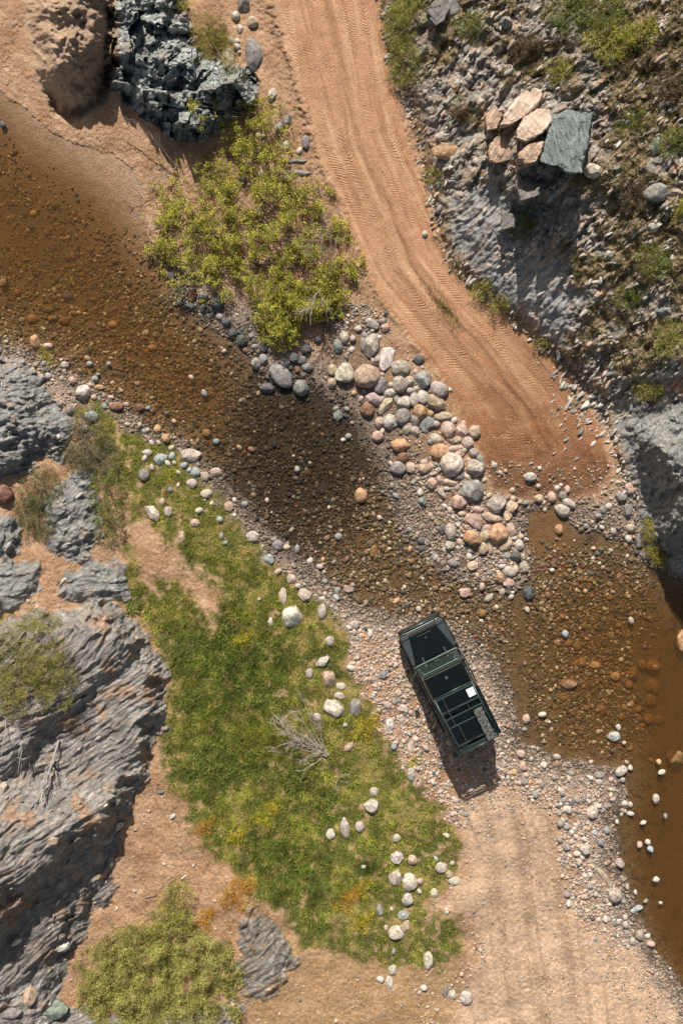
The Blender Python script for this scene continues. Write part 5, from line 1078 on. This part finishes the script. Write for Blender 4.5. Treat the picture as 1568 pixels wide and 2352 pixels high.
pre &= sample(GRASS, gx_, gy_) < 20
gx_, gy_ = gx_[pre], gy_[pre]; n = len(gx_)
gT = terrain(gx_, gy_)
n1 = fbm(gx_ / S * 1.4, gy_ / S * 1.4, 4, 611)
dn = sstep(gT['dry'], -30, 40) * .55 + .9 * np.exp(-((gT['gr'] + 25) / 40) ** 2) * (gx_ < 620) * (gy_ > 1650) + .25 * ((gx_ < 560) & (gy_ > 1850) & (gT['rock'] < .3)) + .30 * ((gx_ < 260) & (gy_ > 1050) & (gT['rock'] < .3)) \
    + .8 * ((gx_ > 340) & (gx_ < 860) & (gy_ > 330) & (gy_ < 760) & (gT['road'] < -25)) + .3 * ((gx_ > 560) & (gx_ < 720) & (gy_ < 420) & (gT['road'] < -45)) + .25 * ((gx_ > 440) & (gx_ < 560) & (gy_ < 240)) \
    + .25 * (gT['ids'] >= 9) * (n1 > .25)
n4 = perlin(gx_ / S * 4.5, gy_ / S * 4.5, 617)
dn = dn * .8 * np.clip(.40 + 1.3 * n1 + 1.2 * n4, 0, 1) * (gT['road'] < -8) * (gT['W'] < -3)
s_ = rng.random(n) < dn
gx_, gy_ = gx_[s_], gy_[s_]; n = len(gx_)
wl = ((gx_ > 340) & (gy_ < 800))[:, None]
C = np.where(wl, cmix([(.30, .26, .06), (.22, .22, .045), (.34, .25, .12), (.42, .32, .20)], n, .2), cmix([(.42, .31, .15), (.34, .25, .10), (.48, .36, .22), (.28, .24, .08)], n, .2))
C = np.where(((gx_ > 440) & (gx_ < 600) & (gy_ > 1850) & (rng.random(n) < .4))[:, None], cmix(OR, n), C)
blades("dry_grass", "thin straw coloured grass on the sandy ground", gx_, gy_, rng.uniform(.05, .14, n), rng.uniform(.007, .013, n), C, .8)
print("DRY", n)
n = 200000
gx_ = rng.uniform(870, 1640, n); gy_ = rng.uniform(-40, 1000, n)
gT = terrain(gx_, gy_)
X_ = gx_ / S; Y_ = gy_ / S
scr = sstep(fbm(X_ * .55, Y_ * .55, 4, 381) + .45 * sstep(gx_, 1250, 1500) * (1 - sstep(gy_, 750, 900)) + .25 * (1 - sstep(gy_, 0, 300)) - .9 * gT['smooth_rock'] - sstep(gT['cliff'], -10, 20), .02, .32)
n1 = fbm(X_ * 2.2, Y_ * 2.2, 3, 621)
edge = np.exp(-((gT['hill'] - 6) / 16) ** 2) * (gT['cliff'] < -20) * np.clip(n1 + .4, 0, 1)
dn = (gT['hill'] > -12) * (scr * np.clip(.55 + 1.5 * n1, 0, 1) + .8 * edge)
s_ = rng.random(n) < dn
gx_, gy_ = gx_[s_], gy_[s_]; n1 = n1[s_]; n = len(gx_)
C = cmix([(.27, .19, .10), (.18, .135, .07), (.37, .27, .15), (.20, .20, .07), (.28, .27, .09), (.15, .16, .055)], n, .25)
blades("hillside_scrub", "brown and olive scrub between the hillside rocks", gx_, gy_, rng.uniform(.07, .22, n), rng.uniform(.010, .02, n), C, .8)
print("SCRUB", n)
# green strip of grass along the crown of the dirt road
t_ = rng.random(5000); gx_ = np.interp(t_, [0, .35, .7, 1], [968, 1000, 1030, 1052]) + rng.normal(0, 8, 5000); gy_ = np.interp(t_, [0, .35, .7, 1], [640, 685, 725, 765]) + rng.normal(0, 12, 5000)
kp = rng.random(5000) < .5 * np.clip(.15 + 1.0 * np.exp(-((t_ - .62) / .3) ** 2), 0, 1)
gx_, gy_ = gx_[kp], gy_[kp]; n = len(gx_)
blades("roadside_grass", "green grass strip growing on the crown of the dirt road", gx_, gy_, rng.uniform(.05, .11, n), rng.uniform(.008, .014, n), cmix([(.17, .20, .05), (.23, .25, .07), (.34, .29, .12)], n, .2), .6)

# ------------------------------------------------------------------ tilted rock blocks standing on the hillside
def rock_block(name, label, pts, ztop, depth, mat, tilt=(0, 0), seed=0, spread=1.12, shift=(0, 6)):
    """outline in plan units; ztop above the hill there; the top plane tilts by (per unit x, per unit y)"""
    cx = sum(p[0] for p in pts) / len(pts); cy = sum(p[1] for p in pts) / len(pts)
    zg = zat(cx, cy); z0 = zg + ztop
    base = P3(cx, cy, zg - .2)
    bm = bmesh.new()
    top = []; bot = []
    for (x, y) in pts:
        z = z0 + tilt[0] * (x - cx) / S + tilt[1] * (y - cy) / S
        top.append(bm.verts.new(P3(x, y, z) - base))
        bx = cx + (x - cx) * spread + shift[0]; by = cy + (y - cy) * spread + shift[1]
        bot.append(bm.verts.new(P3(bx, by, z0 - depth) - base))
    n = len(pts); fs = [bm.faces.new(top), bm.faces.new(bot[::-1])]
    for i in range(n): fs.append(bm.faces.new((top[i], bot[i], bot[(i + 1) % n], top[(i + 1) % n])))
    bmesh.ops.recalc_face_normals(bm, faces=bm.faces)
    bmesh.ops.bevel(bm, geom=bm.edges[:], offset=.035, segments=1, affect='EDGES')
    bmesh.ops.triangulate(bm, faces=bm.faces)
    for _ in range(5):
        E = [e for e in bm.edges if e.calc_length() > .09]
        if not E: break
        bmesh.ops.subdivide_edges(bm, edges=E, cuts=1); bmesh.ops.triangulate(bm, faces=[f for f in bm.faces if len(f.verts) > 3])
    bm.normal_update()
    co = np.array([tuple(v.co) for v in bm.verts]); no = np.array([tuple(v.normal) for v in bm.verts])
    q = co[:, 0] * .85 + co[:, 1] * .5
    d = .075 * fbm(q * 7 + seed, co[:, 1] * 1.2 + co[:, 2], 3, 700 + seed) + .05 * fbm(co[:, 0] * 2 + seed, co[:, 1] * 2 + co[:, 2] * 2, 3, 710) + .03 * facet(co[:, 0] * 3 + seed, co[:, 1] * 3 + co[:, 2], 720, 1)
    co += no * d[:, None]
    for v, c in zip(bm.verts, co): v.co = c
    me = bpy.data.meshes.new(name); bm.to_mesh(me); bm.free(); me.materials.append(mat)
    me.polygons.foreach_set("use_smooth", np.zeros(len(me.polygons), bool))
    return tag(obj(name, me, None, tuple(base)), label, "rock")
MS = slab_mat("blue_slate_slab", (.075, .10, .105), (.22, .25, .25), -12, 3, (.14, .17, .175))
MT = slab_mat("pale_pink_sandstone", (.36, .27, .22), (.58, .50, .44), 40, 2, (.50, .38, .30))
MO = slab_mat("orange_stained_rock", (.16, .12, .10), (.48, .37, .29), 35, 2, (.34, .23, .16))
MD = slab_mat("dark_slate", (.07, .068, .07), (.20, .19, .185), 40, 2)
rock_block("slate_slab", "big squared blue grey slate slab with striped face standing on the hillside", [(1268, 271), (1300, 268), (1357, 269), (1354, 300), (1348, 338), (1338, 372), (1337, 399), (1300, 397), (1286, 384), (1262, 380), (1240, 372), (1246, 345), (1256, 318), (1262, 290)], .95, 1.3, MS, (-.25, .28), 1, 1.02, (0, -14))
rock_block("rock_block", "pale pink top block of the leaning rocks, nearest the hill top", [(1160, 262), (1185, 225), (1212, 202), (1246, 204), (1240, 232), (1205, 268), (1172, 286), (1150, 288)], .45, 1.0, MT, (.05, .2), 2)
rock_block("rock_block", "pale peach block touching the left side of the big slate slab", [(1186, 300), (1204, 270), (1232, 250), (1262, 252), (1266, 282), (1244, 306), (1206, 324), (1188, 318)], .75, 1.2, MT, (.05, .25), 3)
rock_block("rock_block", "orange stained block on the left side of the leaning rocks", [(1122, 345), (1138, 312), (1176, 306), (1178, 345), (1170, 368), (1140, 376), (1122, 366)], .35, .8, MO, (0, .2), 4)
rock_block("rock_block", "small orange and pink block between the peach block and the slab", [(1192, 352), (1214, 330), (1248, 324), (1242, 350), (1230, 372), (1206, 378), (1192, 366)], .55, 1.0, MO, (0, .2), 5)
rock_block("rock_block", "dark slate block in shade under the big slab", [(1188, 378), (1232, 378), (1284, 392), (1276, 420), (1232, 450), (1194, 462), (1184, 420)], .15, .8, MD, (0, .9), 6)
rock_block("rock_block", "small pale stained block left of the pale pink one on the ridge", [(1112, 262), (1138, 240), (1152, 262), (1140, 296), (1118, 300)], .25, .7, MO, (0, .3), 7)
rock_block("rock_shard", "grey pointed rock at the top edge right of the yellow green grass", [(982, 22), (1002, 2), (1030, -4), (1034, 20), (1018, 48), (1000, 60), (986, 44)], .35, .7, MD, (.2, .3), 8)
rock_block("slate_slab", "broken grey slab lying on the ridge below the leaning rocks", [(1150, 470), (1184, 440), (1200, 470), (1180, 520), (1150, 530)], .05, .5, MD, (0, .6), 9)

# ------------------------------------------------------------------ the truck
CARX, CARY = (1015 - CX) / S, (CY - 1546) / S
car_z = zat(1015, 1546)
car = empty("off_road_truck", (CARX, CARY, car_z), math.radians(26.4))
tag(car, "dark green boxy off-road vehicle with a loaded roof rack parked on the gravel bank", "car")
paint = plain("dark_green_paint", (.004, .010, .009), .2, 0, 1.0, .5, var=.1)
black = plain("satin_black", (.012, .014, .014), .45, 0, 0, .5)
blackm = plain("matt_black", (.014, .015, .015), .65, 0, 0, .3, bump=.3, bscale=120)
bonn = plain("black_bonnet", (.003, .005, .005), .18, 0, .8)
check = plain("chequer_plate", (.10, .125, .135), .32, .6, 0, .5, bump=.5, bscale=90, var=.15)
glass = plain("dark_glass", (.008, .018, .017), .04, 0, 0, .9)
rubber = plain("tyre_rubber", (.018, .017, .016), .85, bump=.4, bscale=60)
steel = plain("worn_steel", (.30, .31, .31), .35, .9)
rackm = plain("powder_coated_rack", (.055, .085, .08), .35, .4)
white = plain("white_panel", (.72, .76, .80), .35)
lampg = plain("lamp_glass", (.55, .57, .58), .1, 0, .5)
redl = plain("red_lens", (.35, .02, .02), .2)
def canvas():
    m, nt, b = newmat("mottled_canvas")
    tc = N(nt, "ShaderNodeTexCoord"); nz = N(nt, "ShaderNodeTexNoise"); nz.inputs["Scale"].default_value = 26; nz.inputs["Detail"].default_value = 4
    mp = N(nt, "ShaderNodeMapping"); mp.inputs["Scale"].default_value = (1, .45, 1); nt.links.new(tc.outputs["Object"], mp.inputs[0]); nt.links.new(mp.outputs[0], nz.inputs["Vector"])
    cr = N(nt, "ShaderNodeValToRGB"); e = cr.color_ramp.elements; e[0].position = .47; e[0].color = (.02, .022, .022, 1); e[1].position = .56; e[1].color = (.17, .18, .175, 1)
    nt.links.new(nz.outputs["Fac"], cr.inputs[0]); nt.links.new(cr.outputs[0], b.inputs["Base Color"]); b.inputs["Roughness"].default_value = .7
    bp = N(nt, "ShaderNodeBump"); bp.inputs["Strength"].default_value = .6; bp.inputs["Distance"].default_value = .02; nt.links.new(nz.outputs["Fac"], bp.inputs["Height"]); nt.links.new(bp.outputs[0], b.inputs["Normal"])
    return m
canv = canvas()
def part(name, build, mat, parent=car, bevel=0.0, segs=2, smooth=False):
    bm = bmesh.new(); build(bm)
    bmesh.ops.recalc_face_normals(bm, faces=bm.faces)
    if bevel: bmesh.ops.bevel(bm, geom=[e for e in bm.edges if len(e.link_faces) == 2 and e.calc_face_angle(0) > .5], offset=bevel, segments=segs, affect='EDGES', profile=.6)
    me = bpy.data.meshes.new(name); bm.to_mesh(me); bm.free(); me.materials.append(mat)
    me.polygons.foreach_set("use_smooth", np.full(len(me.polygons), smooth, bool))
    return obj(name, me, parent)
def box(bm, x0, x1, y0, y1, z0, z1):
    v = [bm.verts.new((x, y, z)) for z in (z0, z1) for y in (y0, y1) for x in (x0, x1)]
    for f in ((0, 2, 3, 1), (4, 5, 7, 6), (0, 1, 5, 4), (2, 6, 7, 3), (0, 4, 6, 2), (1, 3, 7, 5)): bm.faces.new([v[i] for i in f])
def prism(bm, pts, axis, a, b):
    """pts in the plane across the axis, extruded from a to b"""
    def mk(p, t): return (t, p[0], p[1]) if axis == 'x' else (p[0], p[1], t)
    A = [bm.verts.new(mk(p, a)) for p in pts]; B = [bm.verts.new(mk(p, b)) for p in pts]
    bm.faces.new(A); bm.faces.new(B[::-1]); n = len(pts)
    for i in range(n): bm.faces.new((A[i], A[(i + 1) % n], B[(i + 1) % n], B[i]))
def hull(bm, lo, hi):
    """two loops of the same count"""
    A = [bm.verts.new(p) for p in lo]; B = [bm.verts.new(p) for p in hi]; n = len(A)
    bm.faces.new(A[::-1]); bm.faces.new(B)
    for i in range(n): bm.faces.new((A[i], A[(i + 1) % n], B[(i + 1) % n], B[i]))
def cyl(bm, p, q, r, seg=20, r2=None):
    p = Vector(p); q = Vector(q); d = q - p
    M_ = Matrix.Translation((p + q) / 2) @ d.to_track_quat('Z', 'Y').to_matrix().to_4x4()
    bmesh.ops.create_cone(bm, cap_ends=True, segments=seg, radius1=r, radius2=r if r2 is None else r2, depth=d.length, matrix=M_)
def pipe(bm, pts, r, seg=8):
    for a, b in zip(pts[:-1], pts[1:]): cyl(bm, a, b, r, seg)
    for a in pts[1:-1]: bmesh.ops.create_icosphere(bm, subdivisions=1, radius=r * 1.02, matrix=Matrix.Translation(a))
def arc(cy, cz, r, a0, a1, n=12): return [(cy + r * math.cos(math.radians(a0 + (a1 - a0) * i / n)), cz + r * math.sin(math.radians(a0 + (a1 - a0) * i / n))) for i in range(n + 1)]
WY_F, WY_R, WR = 1.46, -1.33, .41
side = [(-2.28, .58)] + [(WY_R - .50, .52)] + arc(WY_R, .45, .50, 172, 8) + [(WY_R + .50, .50), (WY_F - .50, .50)] + arc(WY_F, .45, .50, 172, 8) + [(WY_F + .50, .56), (2.16, .60), (2.18, 1.14), (1.0, 1.19), (.95, 1.24), (-2.28, 1.24)]
part("body", lambda bm: prism(bm, side, 'x', -.895, .895), paint, bevel=.03)
part("bonnet", lambda bm: hull(bm, [(-.54, 2.12, 1.13), (.54, 2.12, 1.13), (.78, 1.04, 1.18), (-.78, 1.04, 1.18)], [(-.51, 2.08, 1.205), (.51, 2.08, 1.205), (.74, 1.05, 1.265), (-.74, 1.05, 1.265)]), bonn, bevel=.02)
part("bonnet_ridge", lambda bm: hull(bm, [(-.30, 2.0, 1.20), (.30, 2.0, 1.20), (.42, 1.12, 1.255), (-.42, 1.12, 1.255)], [(-.27, 1.97, 1.232), (.27, 1.97, 1.232), (.38, 1.14, 1.286), (-.38, 1.14, 1.286)]), bonn, bevel=.012)
for sx_ in (-1, 1):
    part("wing_plate", lambda bm: hull(bm, [(sx_ * .565, 2.02, 1.135), (sx_ * .865, 2.02, 1.135), (sx_ * .875, 1.12, 1.175), (sx_ * .80, 1.06, 1.178)], [(sx_ * .565, 2.02, 1.152), (sx_ * .865, 2.02, 1.152), (sx_ * .875, 1.12, 1.192), (sx_ * .80, 1.06, 1.195)]), check)
part("grille", lambda bm: [box(bm, -.46, .46, 2.18, 2.205, .68 + i * .06, .71 + i * .06) for i in range(7)], black)
for sx_ in (-1, 1):
    h = part("headlight", lambda bm: cyl(bm, (sx_ * .66, 2.17, .92), (sx_ * .66, 2.225, .92), .105, 24), lampg, smooth=False)
    part("light_rim", lambda bm: (cyl(bm, (sx_ * .66, 2.165, .92), (sx_ * .66, 2.215, .92), .13, 24)), black, h)
    part("indicator", lambda bm: cyl(bm, (sx_ * .80, 2.17, 1.05), (sx_ * .80, 2.20, 1.05), .04, 14), plain("amber_lens", (.5, .22, .03), .2))
part("front_bumper", lambda bm: (box(bm, -.86, .86, 2.18, 2.34, .50, .74)), black, bevel=.02)
part("bull_bar", lambda bm: (pipe(bm, [(-.62, 2.28, .72), (-.62, 2.32, 1.12), (.62, 2.32, 1.12), (.62, 2.28, .72)], .028, 10), pipe(bm, [(-.62, 2.31, .92), (.62, 2.31, .92)], .024, 10), pipe(bm, [(-.88, 2.18, .72), (-.87, 2.20, 1.12), (-.62, 2.30, 1.12)], .024, 10), pipe(bm, [(.88, 2.18, .72), (.87, 2.20, 1.12), (.62, 2.30, 1.12)], .024, 10)), rackm, smooth=True)
part("winch", lambda bm: (cyl(bm, (-.22, 2.26, .80), (.22, 2.26, .80), .07, 16), box(bm, -.34, -.22, 2.20, 2.32, .72, .90), box(bm, .22, .34, 2.20, 2.32, .72, .88)), black)
part("bumper_rail", lambda bm: (pipe(bm, [(-.80, 2.22, .98), (.80, 2.22, .98)], .016, 8), box(bm, -.84, .84, 2.17, 2.20, 1.10, 1.13), box(bm, -.70, .70, 2.12, 2.15, 1.155, 1.17)), steel)
part("front_slam_panel", lambda bm: (box(bm, -.86, -.56, 2.06, 2.17, 1.14, 1.165), box(bm, .56, .86, 2.06, 2.17, 1.14, 1.165)), steel)
part("bulkhead_vent", lambda bm: (box(bm, -.80, -.08, .965, 1.025, 1.24, 1.275), box(bm, .08, .80, .965, 1.025, 1.24, 1.275)), check, bevel=.008)
# cab and hard top
part("upper_body", lambda bm: hull(bm, [(-.86, .95, 1.24), (.86, .95, 1.24), (.86, -2.26, 1.24), (-.86, -2.26, 1.24)], [(-.755, .66, 1.90), (.755, .66, 1.90), (.765, -2.20, 1.90), (-.765, -2.20, 1.90)]), paint, bevel=.03)
part("windscreen", lambda bm: hull(bm, [(-.74, .972, 1.30), (.74, .972, 1.30), (.74, .90, 1.30), (-.74, .90, 1.30)], [(-.66, .742, 1.83), (.66, .742, 1.83), (.66, .68, 1.83), (-.66, .68, 1.83)]), glass)
part("screen_pillar", lambda bm: box(bm, -.012, .012, .80, .90, 1.45, 1.62), black).hide_render = False
for sx_ in (-.32, .30):
    part("wiper", lambda bm: pipe(bm, [(sx_, 1.0, 1.28), (sx_ + .22, .93, 1.45), (sx_ + .40, .93, 1.42)], .009, 5), black)
rf = part("roof", lambda bm: hull(bm, [(-.775, .70, 1.90), (.775, .70, 1.90), (.785, -2.24, 1.90), (-.785, -2.24, 1.90)], [(-.72, .63, 2.0), (.72, .63, 2.0), (.73, -2.18, 2.0), (-.73, -2.18, 2.0)]), bonn, bevel=.03, segs=3)
part("drip_rail", lambda bm: (box(bm, -.80, .80, .685, .715, 1.885, 1.905), box(bm, -.815, -.785, -2.25, .70, 1.885, 1.905), box(bm, .785, .815, -2.25, .70, 1.885, 1.905)), steel, rf)
part("visor", lambda bm: box(bm, -.70, .70, .675, .735, 1.925, 1.945), rackm, rf, bevel=.006)
for sx_ in (-1, 1):
    for (a, b_) in ((.62, -.10), (-.20, -1.0), (-1.15, -2.08)):
        def win(bm):
            def px_(z): return .86 - (z - 1.24) / .66 * .10 + .006
            ya = a if a < .5 else .58
            lo = [(sx_ * (px_(1.36) - .02), ya + (.06 if a > .5 else 0), 1.36), (sx_ * px_(1.36), ya + (.06 if a > .5 else 0), 1.36), (sx_ * px_(1.36), b_, 1.36), (sx_ * (px_(1.36) - .02), b_, 1.36)]
            hi = [(sx_ * (px_(1.80) - .02), ya - (.10 if a > .5 else 0), 1.80), (sx_ * px_(1.80), ya - (.10 if a > .5 else 0), 1.80), (sx_ * px_(1.80), b_, 1.80), (sx_ * (px_(1.80) - .02), b_, 1.80)]
            hull(bm, lo, hi)
        part("window", win, glass)
    part("side_step", lambda bm: (pipe(bm, [(sx_ * .93, -.78, .46), (sx_ * 1.0, -.70, .44), (sx_ * 1.0, .86, .44), (sx_ * .93, .94, .46)], .03, 10)), rackm, smooth=True)
    part("body_trim", lambda bm: box(bm, sx_ * .893, sx_ * .912, -2.2, 2.0, 1.06, 1.085), steel)
    for wy in (WY_F, WY_R):
        def flare(bm):
            o_ = arc(wy, .45, .56, 180, 0, 14); i_ = arc(wy, .45, .49, 0, 180, 14)
            prism(bm, o_ + i_, 'x', sx_ * .89, sx_ * .975)
        part("arch_flare", flare, blackm)
        def tyre(bm):
            cyl(bm, (sx_ * .66, wy, WR), (sx_ * .93, wy, WR), WR, 40)
            for q in range(28):
                th = q / 28 * 2 * math.pi; c_, s_2 = math.cos(th), math.sin(th)
                M_ = Matrix.Translation((sx_ * .795, wy + (WR + .004) * c_, WR + (WR + .004) * s_2)) @ Matrix.Rotation(th, 4, 'X')
                bmesh.ops.create_cube(bm, size=1, matrix=M_ @ Matrix.Diagonal((.25, .022, .05, 1)))
        w = part("wheel", tyre, rubber)
        part("rim", lambda bm: (cyl(bm, (sx_ * .925, wy, WR), (sx_ * .945, wy, WR), .24, 28, .20), cyl(bm, (sx_ * .94, wy, WR), (sx_ * .965, wy, WR), .07, 16)), black, w)
    mr = part("wing_mirror", lambda bm: box(bm, sx_ * .98, sx_ * 1.14, .74, .80, 1.34, 1.58), black, bevel=.02)
    part("mirror_arm", lambda bm: pipe(bm, [(sx_ * .86, .86, 1.34), (sx_ * 1.0, .80, 1.42)], .014, 6), black, mr)
    part("door_handle", lambda bm: box(bm, sx_ * .895, sx_ * .925, -.02, .10, 1.02, 1.045), steel)
part("snorkel", lambda bm: (pipe(bm, [(.90, 1.25, 1.06), (.93, 1.05, 1.22), (.88, .86, 1.45), (.83, .70, 1.90), (.83, .72, 2.06)], .045, 12), cyl(bm, (.83, .66, 2.10), (.83, .80, 2.10), .055, 14)), black, smooth=True)
part("rear_door", lambda bm: box(bm, -.42, .42, -2.305, -2.275, .70, 1.86), paint, bevel=.01)
part("rear_window", lambda bm: box(bm, -.30, .30, -2.315, -2.30, 1.36, 1.76), glass)
def spare(bm): cyl(bm, (.05, -2.36, 1.12), (.05, -2.56, 1.12), .39, 36)
sp = part("spare_wheel", spare, rubber, bevel=.03)
part("rim", lambda bm: cyl(bm, (.05, -2.565, 1.12), (.05, -2.585, 1.12), .22, 24, .18), black, sp)
part("rear_bumper", lambda bm: box(bm, -.86, .86, -2.45, -2.29, .50, .66), black, bevel=.02)
for sx_ in (-1, 1): part("tail_light", lambda bm: cyl(bm, (sx_ * .80, -2.28, .92), (sx_ * .80, -2.315, .92), .045, 14), redl)
# roof rack
RZ = 2.12
rack = part("roof_rack", lambda bm: (pipe(bm, [(-.74, -.12, RZ), (.74, -.12, RZ), (.74, -2.30, RZ), (-.74, -2.30, RZ), (-.74, -.12, RZ)], .022, 10)), rackm, smooth=True)
for sx_ in (-1, 1):
    for y_ in (-.25, -.95, -1.65, -2.15):
        part("rack_foot", lambda bm: pipe(bm, [(sx_ * .79, y_, 1.90), (sx_ * .76, y_, RZ)], .016, 6), rackm, rack)
for y_, w_ in ((-.20, .06), (-.72, .055), (-.98, .05), (-1.30, .05), (-2.0, .05), (-2.16, .05), (-2.24, .03)):
    part("crossbar", lambda bm: box(bm, -.74, .74, y_ - w_ / 2, y_ + w_ / 2, RZ - .012, RZ + .012), rackm, rack, bevel=.004)
for x_, ya, yb in ((-.70, -.2, -2.2), (-.46, -.2, -1.3), (-.36, -1.3, -2.0), (.26, -.7, -.98)):
    part("lashing_rail", lambda bm: box(bm, x_ - .009, x_ + .009, yb, ya, RZ + .004, RZ + .020), steel, rack)
part("floor_panel", lambda bm: (box(bm, -.72, .28, -1.96, -1.34, RZ - .03, RZ - .015), box(bm, -.72, .72, -1.26, -1.02, RZ - .03, RZ - .015), box(bm, -.72, .72, -.68, -.24, RZ - .03, RZ - .015)), bonn, rack)
bag = part("storage_bag", lambda bm: box(bm, .32, .66, -2.26, -1.06, RZ + .015, RZ + .15), canv, rack, bevel=.035)
part("zip", lambda bm: box(bm, .475, .495, -2.16, -1.20, RZ + .148, RZ + .158), steel, bag)
pan = part("white_panel", lambda bm: box(bm, .42, .70, -.60, -.30, RZ + .012, RZ + .04), white, rack, bevel=.006)
part("clamp", lambda bm: (box(bm, -.66, -.50, -.76, -.70, RZ + .01, RZ + .05), box(bm, -.34, -.10, -.76, -.70, RZ + .01, RZ + .05)), blackm, rack)
part("bracket", lambda bm: (box(bm, -.62, -.40, -2.11, -2.05, RZ + .01, RZ + .05), box(bm, -.20, .06, -2.0, -1.94, RZ + .012, RZ + .05)), blackm, rack)
part("awning_rail", lambda bm: box(bm, -.86, -.80, -2.25, -.5, 1.98, 2.05), blackm, rack, bevel=.01)
part("side_rail", lambda bm: box(bm, .76, .90, -2.25, -.35, 2.02, 2.10), paint, rack, bevel=.02)
for x_ in (-.48, -.16, .16, .48):
    part("roof_rib", lambda bm: box(bm, x_ - .02, x_ + .02, -.08, .52, 1.998, 2.008), bonn, rf, bevel=.004)
part("roof_vent", lambda bm: box(bm, -.05, .05, .30, .40, 2.0, 2.035), steel, rf, bevel=.01)
part("washer_jet", lambda bm: (box(bm, -.03, .03, 1.80, 1.86, 1.232, 1.25)), steel)
for sx_ in (-1, 1):
    part("bonnet_hinge", lambda bm: box(bm, sx_ * .44 - .03, sx_ * .44 + .03, 1.06, 1.22, 1.26, 1.285), steel)
    part("door_seam", lambda bm: (box(bm, sx_ * .894, sx_ * .898, -.155, -.145, .62, 1.22), box(bm, sx_ * .894, sx_ * .898, .905, .915, .62, 1.22)), blackm)
part("windscreen_frame", lambda bm: (pipe(bm, [(-.78, 1.0, 1.27), (.78, 1.0, 1.27)], .014, 6), pipe(bm, [(-.70, .76, 1.86), (.70, .76, 1.86)], .012, 6), pipe(bm, [(-.77, .99, 1.28), (-.69, .755, 1.86)], .014, 6), pipe(bm, [(.77, .99, 1.28), (.69, .755, 1.86)], .014, 6)), rackm)
